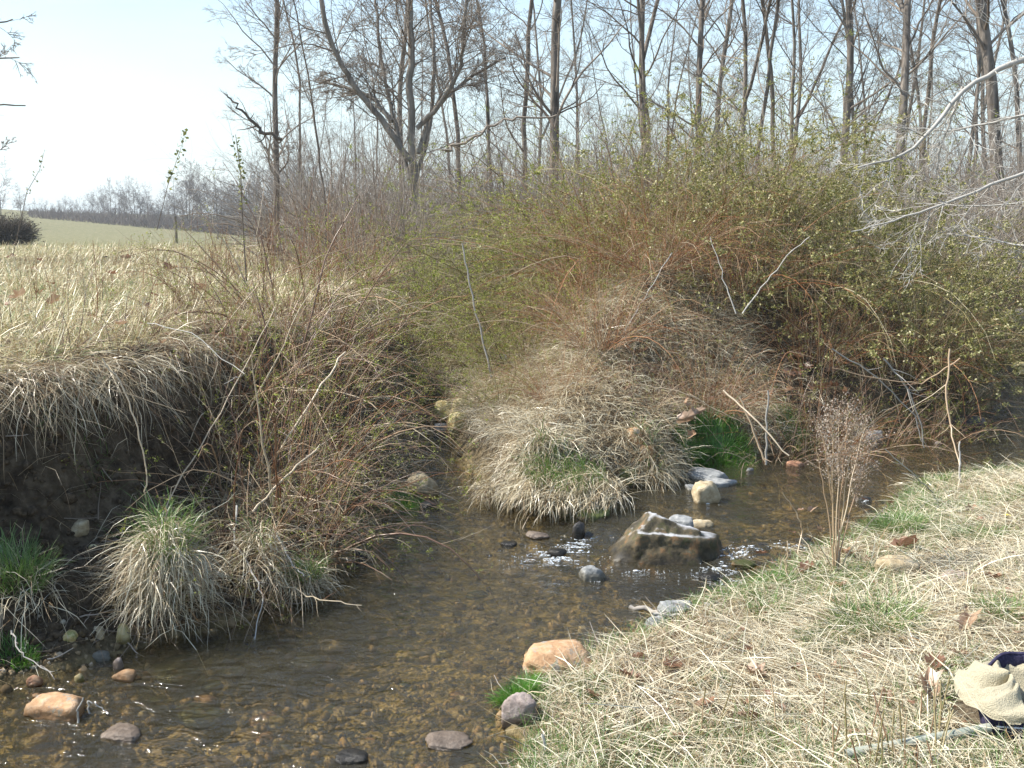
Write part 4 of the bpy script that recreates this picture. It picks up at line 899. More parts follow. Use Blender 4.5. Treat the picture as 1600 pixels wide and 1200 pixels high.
stick('branch', 'mossy stick lying at the near water edge by the grey slabs', 'branch', [(984, 948), (1015, 954), (1060, 968)], [at(984, 950)[1], at(1015, 956)[1], at(1060, 968, .06)[1]], .012, .010, BARK, tint=.9)
stick('branch', 'grey weathered stick lying over the pale slab', 'branch', [(1020, 960), (1060, 962), (1096, 958)], [at(1020, 975, .06)[1], at(1060, 968, .08)[1], at(1096, 962, .1)[1]], .007, .005, PALE, tint=.5, twigs=5, tl=.07)
stick('branch', 'reddish stick lying on water right of the boulder', 'branch', [(1180, 843), (1230, 850), (1290, 858)], [at(1180, 848)[1], at(1230, 853)[1], at(1290, 860)[1]], .007, .005, RUSSET, tint=.95)
stick('branch', 'knotty grey branch lying across the dry grass of near bank', 'branch', [(1395, 952), (1440, 950), (1480, 952), (1520, 955)], [hit(1395, 954)[1], hit(1440, 952)[1], hit(1480, 954)[1], hit(1520, 957)[1]], .006, .009, PALE, tint=.2, wob=.004, twigs=4, tl=.06)
stick('branch', 'dark twig lying by the brown leaf on the near bank', 'branch', [(1005, 1105), (1050, 1090), (1085, 1072)], [hit(1005, 1106)[1], hit(1050, 1091)[1], hit(1085, 1073)[1]], .004, .003, TWIG, tint=.4)
stick('branch', 'short white stub of a stem standing at the bottom edge', 'branch', [(851, 1190), (852, 1170), (848, 1147)], hit(851, 1192)[1], .006, .005, PALE, tint=1.0, wob=.001)
stick('branch', 'red-brown twigs heaped beside the orange stone', 'branch', [(900, 1062), (950, 1040), (1000, 1022)], [hit(900, 1060)[1], hit(950, 1040)[1], hit(1000, 1024)[1]], .005, .003, RUSSET, tint=.6, twigs=26, tl=.12)
stick('branch', 'upright dead stem left of the seed-headed weed', 'branch', [(1232, 915), (1228, 870), (1230, 845)], hit(1232, 916)[1], .004, .0025, CANE, tint=.7)
stick('branch', 'crooked stem leaning over the riffle from the near bank', 'branch', [(1245, 880), (1256, 830), (1240, 795), (1222, 768)], [hit(1245, 882)[1], 5.4, 5.4, 5.4], .0045, .003, CANE, tint=.6)
stick('stem', 'pale upright stem at far end of the near bank', 'stem', [(1500, 760), (1500, 720), (1500, 690)], hit(1500, 762)[1], .006, .005, PALE, tint=.8)
stick('stem', 'thin red stem rising from the near bank below the slabs', 'stem', [(1100, 1040), (1096, 990), (1104, 905)], hit(1100, 1042)[1], .002, .0012, RUSSET, tint=.8, twigs=5, tl=.08)
stick('stem', 'pale bent stem poking over the creek from the grass at right', 'stem', [(1460, 770), (1420, 735), (1383, 702)], [hit(1460, 775)[1], 6.1, 6.0], .004, .003, PALE, tint=.5, twigs=3, tl=.1)
gN = np.random.default_rng(77)
for i in range(46):       # cut-off stubble stems in the right foreground
    px = gN.uniform(1090, 1600) if i % 3 else gN.uniform(1290, 1440); py = gN.uniform(1120, 1230) if i % 3 else gN.uniform(1180, 1240); px = min(px, 1465) if i % 3 else px; p = hit(px, py)
    n = 5; L = gN.uniform(.09, .22); P = grow(np.zeros((1, 3)), np.array([[gN.normal() * .15, gN.normal() * .15, 1]]), np.array([L]), n, .05, 0, gN); G = Geo(); G.tubes(P, taper([gN.uniform(.0016, .0032)], n, .8), 5, gN.uniform(.2, .7))
    o = G.build('stem', OLIVE if i % 2 else CANE); o.location = p; tag(o, 'short brown stem stub standing in the straw of the near bank', 'stem', 'stem stubs in the near straw')
for i in range(64):
    px = gN.uniform(10, 620); p = atd(px, 400, gN.uniform(6.5, 11)); p[2] = hz(p[0], p[1]); L = gN.uniform(.3, .6) * (1 + .8 * max(0, (px - 200) / 420))
    P = grow(np.zeros((1, 3)), np.array([[gN.normal() * .1, gN.normal() * .1, 1]]), np.array([L]), 8, .04, 0, gN); R = taper([.0026], 8, .4); G = Geo(); G.tubes(P, R, 4, gN.random())
    s1, d1, l1, r1 = spawn(P, R, 5, .5, 1, .4, .9, .15, np.array([L]), gN); P1 = grow(s1, d1, l1, 4, .1, .05, gN); G.tubes(P1, taper(r1 * .6, 4), 3, gN.random(5))
    o = G.build('weed_stalk', RUSSET); o.location = p; tag(o, 'thin dry brown weed stalk standing in the meadow grass', 'weed stalk', 'weed stalks in the meadow')
# dark bud-tipped shoots against the sky
def shoot(label, pxs, dist, r, nb, bs, mat=TWIG):
    C = np.array([atd(a, b, dist) for a, b in pxs]); t = np.linspace(0, 1, len(C)); tt = np.linspace(0, 1, 16); P = np.stack([np.interp(tt, t, C[:, i]) for i in range(3)], -1)
    T = thing('leafy_shoot', label, 'shoot', C[0]); P = P - C[0]; g = np.random.default_rng(int(pxs[0][0])); G = Geo(); G.tubes(P[None], np.linspace(r, r * .4, 16)[None], 5, .2); G.build('stem', mat, T)
    idx = g.uniform(5, 15, nb); c = P[idx.astype(int)] + (P[np.minimum(idx.astype(int) + 1, 15)] - P[idx.astype(int)]) * (idx % 1)[:, None]
    G = Geo(); G.leaves(c + g.normal(size=c.shape) * bs * .35, bs * g.uniform(.6, 1.3, nb), g.random(nb) * .4); G.build('buds', GLEAF, T)
shoot('upright dark shoot with clustered young leaves against the sky', [(385, 440), (378, 330), (376, 270), (368, 210)], 7.5, .006, 90, .03)
shoot('leaning shoot with small buds against the sky at far left', [(20, 400), (42, 300), (62, 265), (70, 233)], 7.5, .003, 26, .025)
shoot('feathery seed plume leaning right above the far treeline', [(245, 360), (262, 290), (280, 240), (290, 207)], 8.0, .003, 46, .04)
# ------------------------------------------------------------------ the seed-headed weed on the near bank
def weed():
    b = hit(1305, 905); T = thing('seed_headed_weed', 'dry many-stemmed weed with fluffy seed heads standing at the creek', 'weed', b); g = np.random.default_rng(8); y = b[1]
    ends = [(1283, 655), (1298, 640), (1312, 632), (1325, 628), (1338, 650), (1352, 668), (1368, 690), (1275, 700), (1385, 790), (1265, 830)]
    tops = []
    for ex, ey in ends:
        e = atd(ex, ey, y + g.normal() * .08); m = b * .45 + e * .55 + [(b[0] - e[0]) * .22 if abs(ex - 1310) > 20 else 0, 0, 0]
        t = np.linspace(0, 1, 12)[:, None]; P = (1 - t) ** 2 * b + 2 * t * (1 - t) * m + t * t * e - b; P[1:-1] += g.normal(size=P[1:-1].shape) * .003
        G = Geo(); R = np.linspace(.0042, .0018, 12)[None]; G.tubes(P[None], R, 5, g.uniform(.4, .9)); G.build('stem', CANE, T); tops.append((P, R))
    G = Geo(); H = []
    for P, R in tops[:7]:
        s, d, l, r = spawn(P[None], R, 22, .5, 1, .2, .75, 1, np.array([.16]), g); P1 = grow(s, d, l, 5, .12, .05, g); G.tubes(P1, taper(np.full(len(P1), .0011), 5), 3, g.random(len(P1))); H.append(P1[:, 1:].reshape(-1, 3))
    G.build('branchlets', CANE, T); H = np.concatenate(H); c = H[g.integers(0, len(H), 3600)] + g.normal(size=(3600, 3)) * .010
    G = Geo(); G.leaves(c, g.uniform(.004, .012, 3600), g.random(3600) * .8, asp=.7); G.build('seed_heads', FLUFF, T)
weed()
# ------------------------------------------------------------------ dead leaves, each its own object
def leafmesh(k, curl):
    g = np.random.default_rng(300 + k); n = 22; a = np.linspace(-pi, pi, n, endpoint=False)
    r = (.5 + .16 * np.cos(3 * a) * np.sin(5 * a + k) + .08 * g.normal(size=n)); x = r * np.cos(a) * 1.0; y = r * np.sin(a) * .62
    V = [[0, 0, 0]]; mid = [(q * .5) for q in range(0)]
    P = np.column_stack([x, y]); ring = np.concatenate([P * .5, P]); V = np.concatenate([[[0, 0]], ring])
    z = curl * (np.abs(V[:, 1]) * 1.1 + .5 * V[:, 0] ** 2) + .06 * g.normal(size=len(V)) * (np.arange(len(V)) > n)
    V = np.column_stack([V, z]); F3 = [[0, 1 + i, 1 + (i + 1) % n] for i in range(n)]; F4 = [[1 + i, 1 + n + i, 1 + n + (i + 1) % n, 1 + (i + 1) % n] for i in range(n)]
    me = bpy.data.meshes.new('dead_leaf'); me.from_pydata(V.tolist(), [], F3 + F4); 
    a = me.attributes.new('tint', 'FLOAT', 'POINT'); a.data.foreach_set('value', np.clip(g.uniform(.3, .8) + .1 * g.normal(size=len(V)), 0, 1).astype(np.float32))
    me.polygons.foreach_set('use_smooth', np.ones(len(me.polygons), bool)); me.materials.append(BLEAF); return me
LM = [leafmesh(k, c) for k, c in enumerate((.3, .7, 1.0, .5, .9, .2))]
def leaf(px, py, wpx, label, k=0, group=None, lift=.05, tilt=None, d=None):
    p = hit(px, py) if d is None else atd(px, py, d); s = wpx * math.hypot(p[0], p[1]) / FPX * 1.1; o = bpy.data.objects.new('dead_leaf', LM[k]); COL.objects.link(o)
    g = np.random.default_rng(int(px * 3 + py)); o.location = (p[0], p[1], p[2] + lift); o.scale = (s, s, s); o.rotation_euler = (tilt if tilt is not None else g.uniform(-.4, .5), g.uniform(-.4, .4), g.uniform(0, 6.28)); tag(o, label, 'leaf', group)
LV = [(1448, 1098, 50, 'large curled rust brown leaf left of the net', 2), (1462, 1062, 44, 'torn tan leaf above the rust brown leaf near the net', 1), (1050, 1058, 42, 'flat pinkish brown leaf on the near bank', 0), (985, 1078, 36, 'curled tan leaf right of the orange stone', 1), (925, 1106, 28, 'pale tan leaf above the bottom straw', 3), (998, 1046, 18, 'small white curled leaf behind the tan leaf', 4), (1180, 1075, 40, 'brown leaf on grey matted grass', 2), (1243, 1068, 24, 'small upright rusty leaf on the grey matted grass', 4), (1320, 880, 36, 'brown leaf beneath the weed stems', 3), (1415, 868, 34, 'rusty leaf hanging in grass above the half buried boulder', 4), (1310, 930, 26, 'tan leaf at the weed foot', 5), (1500, 1042, 30, 'tan leaf above the net to the left', 0), (1510, 995, 38, 'reddish leaf in straw above the net', 2), (1260, 905, 30, 'tan leaf left of the weed foot', 1), (1170, 1145, 30, 'orange brown leaf cluster low in the near straw', 4), (1385, 1112, 26, 'light rusty leaf in straw at the bottom right', 3), (1100, 1120, 36, 'large pale leaf in the bottom straw', 0), (1060, 1172, 24, 'brown leaf in the bottom straw', 5),
 (1550, 920, 30, 'brown leaf in the dry grass at the right edge', 1), (1465, 925, 22, 'small tan leaf near the low pinkish stone', 3)]
for px, py, w, lab, k in LV: leaf(px, py, w, lab, k)
g = np.random.default_rng(44)
for i in range(70): leaf(g.uniform(1150, 1600), g.uniform(790, 1190), g.uniform(8, 18), 'small dry brown leaf lying in the straw of the near bank', int(g.integers(6)), 'small leaves in the near straw')
for i in range(34): leaf(g.uniform(930, 1330), g.uniform(575, 640) + g.normal() * 14, g.uniform(12, 24), 'dry brown oak leaf caught on the straw slope of the mound', int(g.integers(6)), 'oak leaves on the mound', lift=.06, tilt=g.uniform(.3, 1.3))
for px, py, w in [(1072, 665, 30), (1085, 690, 22), (1068, 640, 20), (1090, 655, 18)]: leaf(px, py, w, 'rusty oak leaf hanging in the cluster above the bright green tuft', 2, 'hanging leaves above the green tuft', tilt=1.3, d=6.95)
for i in range(26): leaf(g.uniform(0, 420), g.uniform(400, 560), g.uniform(8, 20), 'dry brown leaf in the meadow grass above the cut bank', int(g.integers(6)), 'leaves in the meadow grass', lift=.08)
for px, py, w in [(85, 500, 24), (190, 540, 16), (255, 570, 18), (30, 490, 20)]: leaf(px, py, w, 'rust coloured leaf caught on the edge of cut bank', 2, 'rust leaves at the bank edge', lift=.12)
# litter scrap and dandelion
o = bpy.data.objects.new('litter_scrap', LM[5].copy()); COL.objects.link(o); p = hit(786, 575); o.location = (p[0], p[1] - .1, p[2] + .12); o.scale = (.09, .09, .12); o.rotation_euler = (1.2, .2, .4); o.data.materials.clear(); o.data.materials.append(simple('white_plastic', (.8, .82, .85), .3)); tag(o, 'small white scrap of litter caught in the dry grass', 'litter')
def dandelion():
    p = hit(1570, 822); T = thing('dandelion', 'yellow dandelion flower in the grass at the right edge', 'flower', p); g = np.random.default_rng(3)
    P = grow(np.zeros((1, 3)), np.array([[0, 0, 1.]]), np.array([.06]), 5, .05, 0, g); G = Geo(); G.tubes(P, taper([.002], 5, .9), 5, .3); G.build('stem', GREEN, T)
    n = 70; a = np.arange(n) * 2.4; r = .021 * np.sqrt((np.arange(n) + 1) / n); c0 = P[0, -1]; tip = np.column_stack([r * np.cos(a), r * np.sin(a), .012 - r * .3]); q = np.column_stack([-np.sin(a), np.cos(a), 0 * a]) * .0025
    V = np.stack([c0 + tip * .1, c0 + tip * .6 + q, c0 + tip, c0 + tip * .6 - q], 1); G = Geo(); G.add(V, np.arange(n * 4).reshape(n, 4), .5); G.build('petals', simple('dandelion_yellow', (.85, .62, .02), .5, .2), T)
dandelion()

# ------------------------------------------------------------------ trees
def crown_from(T, P, R, L, g, n1=14, n2=7, n3=6, n4=4, t0=.25, l1=.38, l2=.5, l3=.5, l4=.55, a0=.5, a1=1.1, up=.06, mat=TWIG, rmin=.0032, limbs='limbs', cap1=.03):
    s, d, l, r = spawn(P, R, n1, t0, 1, a0, a1, l1, L, g); P1 = grow(s, d, l, 9, .13, up, g); R1 = taper(np.minimum(r * .38, cap1), 9, .25)
    G = Geo(); G.tubes(P1, R1, 5, g.random(len(P1)) * .7)
    G.build(limbs, mat, T)
    s, d, l2_, r = spawn(P1, R1, n2, .15, 1, .4, 1.0, l2, l, g); P2 = grow(s, d, l2_, 7, .14, up * .6, g); R2 = taper(np.maximum(r * .55, rmin * 1.3), 7, .4)
    s, d, l3_, r = spawn(P2, R2, n3, .15, 1, .4, 1.0, l3, l2_, g); P3 = grow(s, d, l3_, 5, .15, .04, g); R3 = taper(np.maximum(r * .6, rmin), 5, .5)
    G = Geo(); G.tubes(P2, R2, 4, g.random(len(P2)) * .8); G.tubes(P3, R3, 3, g.random(len(P3)))
    if n4:
        s, d, l4_, r = spawn(P3, R3, n4, .1, 1, .4, 1.0, l4, l3_, g); P4 = grow(s, d, l4_, 4, .15, .02, g); G.tubes(P4, taper(np.full(len(P4), rmin * .8), 4, .6), 3, g.random(len(P4)))
    G.build('twigs', mat, T)
def tree_proto(seed, h, r, name='bare_tree', wob=.035, fork=False, tm=TRUNK, **kw):
    g = np.random.default_rng(seed); T = thing(name, 'x', 'tree')
    r = r * .68; P = grow(np.array([[0, 0, -.3]]), np.array([[g.normal() * .03, g.normal() * .03, 1.]]), np.array([h]), 22, wob, .04, g); R = np.linspace(1, .22, 22)[None] * r; R[:, 0] *= 1.35; R[:, 1] *= 1.1
    L = np.array([h])
    if fork:
        i = fork; d = nrm((P[:, i + 1] - P[:, i]) + np.array([[.35, .1, 0]])); n = 22 - i
        P2 = grow(P[:, i], d, L * n / 22, 22, wob, .08, g); R2 = np.linspace(R[0, i] * .8, r * .2, 22)[None]; P = np.concatenate([P, P2]); R = np.concatenate([R, R2]); L = np.array([h, h * n / 22])
    G = Geo(); G.tubes(P, R, 10, .5); G.build('trunk', tm, T); crown_from(T, P, R, L, g, **kw); return T
TP = [tree_proto(11, 14, .13, n1=30, l1=.17, t0=.15), tree_proto(12, 14, .13, fork=7, n1=16, l1=.20, wob=.05), tree_proto(13, 13, .09, n1=30, l1=.16, wob=.06, t0=.12), tree_proto(14, 15, .19, fork=9, n1=16, l1=.22),
      tree_proto(15, 11, .06, n1=26, l1=.16, n2=5, wob=.07), tree_proto(16, 14, .11, n1=20, l1=.22, wob=.04, tm=TRUNKP, mat=FARTW)]
usedT = set()
def plant_tree(k, px, y, sc, label, lean=0.0, rz=0.0, group=None, fwd=0.0):
    x = (px - 800) / FPX * y; z = hz(x, y) if y < 90 else float(height0(np.array([x]), np.array([y]))[0]) 
    r = TP[k]
    if k in usedT: return dup(r, (x, y, z), rz, sc, label, group, (fwd, lean))
    usedT.add(k); r.location = (x, y, z); r.rotation_euler = (fwd, lean, rz); r.scale = (sc,) * 3; r['label'] = label
    if group: r['group'] = group
    return r
NT = [ # archetype, px of the base, distance, scale, lean(+right), rz, label
 (0, 436, 20, .72, .0, 1.0, 'dark slender trunk at the left edge of the woods beside open sky'),
 (4, 506, 17, .55, -.02, 2.0, 'thin pale sapling left of the vine-covered multi-stemmed tree'),
 (4, 470, 22, .8, .03, .5, 'thin grey sapling just right of the leftmost dark trunk'),
 (2, 718, 22, .9, .0, 1.5, 'slim trunk with crooked limbs right of the multi-stemmed tree'),
 (4, 760, 20, .9, .02, .9, 'slim straight tree left of the pair of dark trunks'),
 (2, 828, 22, .95, -.01, 4.0, 'greyish trunk touching the left side of the thick dark trunk'),
 (0, 866, 19, 1.05, -.055, 2.2, 'thick dark trunk leaning slightly left in the centre'),
 (1, 1012, 24, .95, -.02, .6, 'forked grey tree with wide thin branches left of centre right'),
 (4, 1018, 23, 1.2, .06, 3.0, 'slim tree leaning right beside the forked grey tree'),
 (0, 1092, 24, .95, .0, 3.1, 'straight brown trunk above the middle of the mound'),
 (1, 1150, 25, .8, -.06, 5.0, 'forked trunk leaning left right of the straight brown trunk'),
 (4, 1186, 24, 1.3, .0, 4.4, 'slim tree in the cluster of three behind the mound'),
 (2, 1214, 25, 1.0, -.02, 2.6, 'second slim trunk in the cluster of three'),
 (5, 1235, 27, .8, .04, 1.1, 'greyish trunk in the cluster of three leaning right'),
 (0, 1302, 23, 1.05, -.01, 5.2, 'vine-clad brown trunk right of the cluster of three'),
 (5, 1340, 24, .75, -.04, .3, 'smooth pale trunk between the vine-clad and the leaning trunk'),
 (3, 1392, 21, .80, .13, 2.0, 'forked grey trunk leaning clearly to the right'),
 (2, 1440, 28, 1.1, .02, 3.7, 'slim trunk behind the leaning forked trunk'),
 (2, 1500, 26, .9, -.03, .2, 'slim trunk left of the thickest dark trunk'),
 (3, 1566, 17, .82, .0, 4.2, 'thickest dark trunk near the right edge'),
 (2, 1595, 22, 1.0, .03, 1.9, 'grey trunk cut by the right edge of the view'),
]
for k, px, y, s, ln, rz, lab in NT: plant_tree(k, px, y, s, lab, ln, rz)
g = np.random.default_rng(61)
for i in range(38):
    px = 470 + (1700 - 470) * (i + g.uniform(0, 1)) / 38; y = g.uniform(28, 58) if i % 2 else g.uniform(45, 85)
    plant_tree(int(g.choice([0, 1, 2, 4, 5])), px, y, g.uniform(.75, 1.15), 'bare grey tree deep in the woods behind the named trunks', g.normal() * .04, g.uniform(0, 6.28), 'trees deep in the woods')
# far tree line across the meadow
TPF = [tree_proto(41, 10, .13, n1=26, l1=.34, n2=6, n3=4, n4=2, t0=.1, rmin=.012, mat=FARTW), tree_proto(42, 9, .14, fork=6, n1=18, l1=.42, n2=6, n3=4, n4=2, t0=.1, rmin=.013, mat=FARTW)]
TP += TPF
TOPS = [(70, 12), (110, 16), (150, 18), (185, 32), (205, 36), (230, 30), (260, 28), (285, 48), (320, 52), (345, 40), (380, 50), (410, 62), (440, 60), (480, 70)]
for i in range(74):
    px = 62 + (500 - 62) * (i + g.uniform(0, 1)) / 74; y = 150 + g.uniform(-6, 22); hp = np.interp(px, [a for a, _ in TOPS], [b for _, b in TOPS]) * g.uniform(.85, 1.55)
    plant_tree(6 + int(g.integers(2)), px, y, hp * 1.25 / FPX * y / 9.5, 'hazy bare tree in the distant line across the meadow', 0, g.uniform(0, 6.28), 'trees of the distant line')
for px, y, s, lab in [(12, 120, .72, 'hazy round-crowned tree at the left edge of the meadow'), (42, 110, .42, 'small bare tree by the left end of the distant line'), (345, 120, .85, 'tallest tree of the distant line with spreading crown')]:
    plant_tree(7 if px < 400 else 6, px, y, s, lab, 0, g.uniform(0, 6))
# undergrowth of the far line and of the deep woods: twigs nobody could count
G = Geo(); n = 5200; px = g.uniform(55, 520, n); y = 150 + g.uniform(-7, 20, n); x = (px - 800) / FPX * y; z = height0(x, y)
P = grow(np.column_stack([x, y, z]), np.column_stack([g.normal(size=n) * .5, g.normal(size=n) * .5, np.ones(n)]), g.uniform(.8, 3.0, n) * np.interp(px, [55, 200, 520], [.35, .75, 1.3]), 4, .2, 0, g); G.tubes(P, taper(np.full(n, .04), 4, .4), 3, g.random(n) * .8)
tag(G.build('far_undergrowth', FARTW), 'brushy undergrowth along the distant tree line', 'undergrowth', kind='stuff')
G = Geo(); n = 14000; y = g.uniform(24, 85, n); px = g.uniform(430, 1680, n); x = (px - 800) / FPX * y; z = height0(x, y)
P = grow(np.column_stack([x, y, z]), np.column_stack([g.normal(size=n) * 1.0, g.normal(size=n) * 1.0, g.uniform(.2, 1, n)]), g.uniform(.8, 3.4, n) * (.6 + y / 60), 5, .2, 0, g); G.tubes(P, taper(.006 + .00022 * y, 5, .4), 3, g.random(n))
tag(G.build('woodland_undergrowth', TWIG), 'bare twiggy undergrowth on the woodland floor', 'undergrowth', kind='stuff')
# green-brown bush and fence post at left
def bush(px, py, y, rad, h, label, n=2600, mat=None):
    p = at(px, py, 1.1) if y is None else atd(px, py, y); p[2] = hz(p[0], p[1]) if p[1] < 28 else float(height0(np.array([p[0]]), np.array([p[1]]))[0]); g = np.random.default_rng(int(px) + 9)
    T = thing('dense_shrub', label, 'shrub', p); a = g.uniform(0, 6.28, n); S = np.column_stack([np.cos(a), np.sin(a), 0 * a]) * (rad * .4 * np.sqrt(g.random(n)))[:, None]; D = np.column_stack([np.cos(a), np.sin(a), g.uniform(.3, 2.5, n)])
    P = grow(S, D, g.uniform(.5, 1, n) * h * 1.2, 5, .2, -.1, g); G = Geo(); G.tubes(P, taper(np.full(n, .012), 5, .4), 3, g.random(n) * .8); G.build('stems', mat or OLIVE, T)
    G = Geo(); c = P[:, 2:].reshape(-1, 3); c = c[g.integers(0, len(c), n * 2)] + g.normal(size=(n * 2, 3)) * .05; G.leaves(c, g.uniform(.04, .09, n * 2), g.random(n * 2) * .45); G.build('foliage', BUDS if mat is None else mat, T)
bush(2, 352, 34, .95, .9, 'dark round shrub in the meadow at the left edge', mat=BARK)
o = None
def post():
    p = atd(275, 360, 45); p[2] = float(height0(np.array([p[0]]), np.array([45.0]))[0]); bm = bmesh.new(); bmesh.ops.create_cone(bm, segments=8, radius1=.06, radius2=.05, depth=1.2, cap_ends=True); me = bpy.data.meshes.new('fence_post'); bm.to_mesh(me); bm.free(); me.materials.append(TRUNK)
    o = bpy.data.objects.new('fence_post', me); COL.objects.link(o); o.location = (p[0], p[1], p[2] + .55); tag(o, 'small dark post standing alone in the green meadow', 'post')
post()
# ---- trees whose limbs are traced in place: multi-stemmed vine tree, right foreground tree, left edge tree
def traced(name, label, limbs, y, mat_t, mat_w, seed, cat='tree', base=None, jit=.5, **kw):
    g = np.random.default_rng(seed); b = np.array(base) if base is not None else None
    Ps = []; Rs = []; Ls = []
    for pxs, r0, r1, dz in limbs:
        C = np.array([atd(a, c, y + dz * i / (len(pxs) - 1)) for i, (a, c) in enumerate(pxs)]); t = np.linspace(0, 1, len(C)); tt = np.linspace(0, 1, 20)
        P = np.stack([np.interp(tt, t, C[:, i]) for i in range(3)], -1); q = P.copy(); q[1:-1] = (P[:-2] + P[1:-1] + P[2:]) / 3; P = q
        P[1:-1] += g.normal(size=(18, 3)) * (r0 * .25); Ps.append(P); Rs.append(np.linspace(r0, r1, 20)); Ls.append(np.linalg.norm(np.diff(P, axis=0), axis=1).sum())
    P = np.array(Ps); R = np.array(Rs); L = np.array(Ls); b = P[0, 0].copy() if b is None else b
    T = thing(name, label, cat, b); P = P - b; G = Geo(); G.tubes(P, R, 8, .5)
    G.build('trunk', mat_t, T); crown_from(T, P, R, L, g, mat=mat_w, **kw); return T
traced('multi_stemmed_tree', 'spreading multi-stemmed tree shrouded in vines left of centre', [
  ([(648, 330), (645, 240), (640, 150), (642, 60), (638, -60)], .062, .045, 0),
  ([(640, 250), (605, 195), (570, 155), (535, 110), (515, 60), (500, 0), (496, -60)], .05, .03, -.6),
  ([(612, 190), (580, 150), (545, 138), (505, 128)], .04, .018, .6),
  ([(655, 240), (670, 180), (700, 150), (728, 125), (790, 90)], .04, .018, .8),
  ([(652, 200), (690, 160), (715, 120), (725, 60), (730, -30)], .04, .022, -.8),
  ([(640, 280), (620, 200), (600, 120), (590, 40), (585, -50)], .035, .018, .9),
  ([(650, 280), (672, 200), (680, 100), (672, 0), (665, -60)], .035, .018, 1.0),
  ], 16, TRUNKP, TWIG, 71, n1=15, n2=9, n3=5, n4=3, t0=.22, l1=.5, l2=.5, a0=.3, a1=1.2, rmin=.003, up=.02, cap1=.011)
traced('pale_branched_tree', 'pale grey bare branches reaching in from the right edge', [
  ([(1760, 60), (1680, 70), (1600, 90), (1560, 112), (1510, 132), (1475, 180), (1440, 220), (1400, 250), (1340, 262)], .026, .006, -.6),
  ([(1505, 135), (1490, 175), (1468, 235), (1462, 275)], .011, .005, .2),
  ([(1760, 150), (1640, 170), (1560, 190), (1490, 205), (1410, 200)], .014, .004, .5),
  ([(1760, 240), (1620, 262), (1560, 285), (1500, 310), (1440, 330), (1380, 350), (1330, 362)], .015, .004, -.3),
  ([(1760, 300), (1660, 300), (1580, 320), (1500, 322), (1430, 318)], .008, .003, .6),
  ([(1700, 380), (1600, 385), (1540, 372), (1480, 365)], .009, .003, .6),
  ], 7.6, PALE, PALE, 72, base=[4.9, 7.6, .6], n1=16, n2=5, n3=4, n4=0, t0=.1, l1=.3, l2=.5, rmin=.002, up=.0, cap1=.004)
traced('left_edge_tree', 'bare branches of a tree reaching in from the left edge', [
  ([(-260, 330), (-230, 100), (-200, -60)], .16, .1, 0),
  ([(-230, 110), (-120, 70), (-50, 50), (20, 30)], .05, .01, .4), ([(-230, 150), (-120, 120), (-60, 100), (30, 90)], .045, .01, -.4), ([(-230, 220), (-140, 180), (-70, 165), (40, 165)], .045, .01, .5),
  ([(-235, 260), (-150, 255), (-80, 245), (0, 236)], .04, .008, .2)], 18, TRUNK, TWIG, 73, n1=9, n2=5, n3=4, n4=1, t0=.35, l1=.26, l2=.5, rmin=.005, up=.02, cap1=.03)
stick('branch', 'dark crooked branch arching into the sky left of the woods', 'branch', [(440, 218), (405, 202), (385, 180), (365, 160), (355, 148)], 18, .035, .012, BARK, tint=.3, wob=.02, twigs=7, tl=.5)
stick('branch', 'long curved bare branch in front of the trees left of centre', 'branch', [(870, 180), (800, 185), (760, 200), (720, 225), (695, 236)], 13, .012, .02, TWIG, tint=.5, wob=.02, twigs=9, tl=.5)
stick('log', 'fallen grey log lying on the far bank at the right edge', 'log', [(1562, 505), (1590, 500), (1660, 492)], 11.0, .11, .13, BARK, S=10, tint=.75)

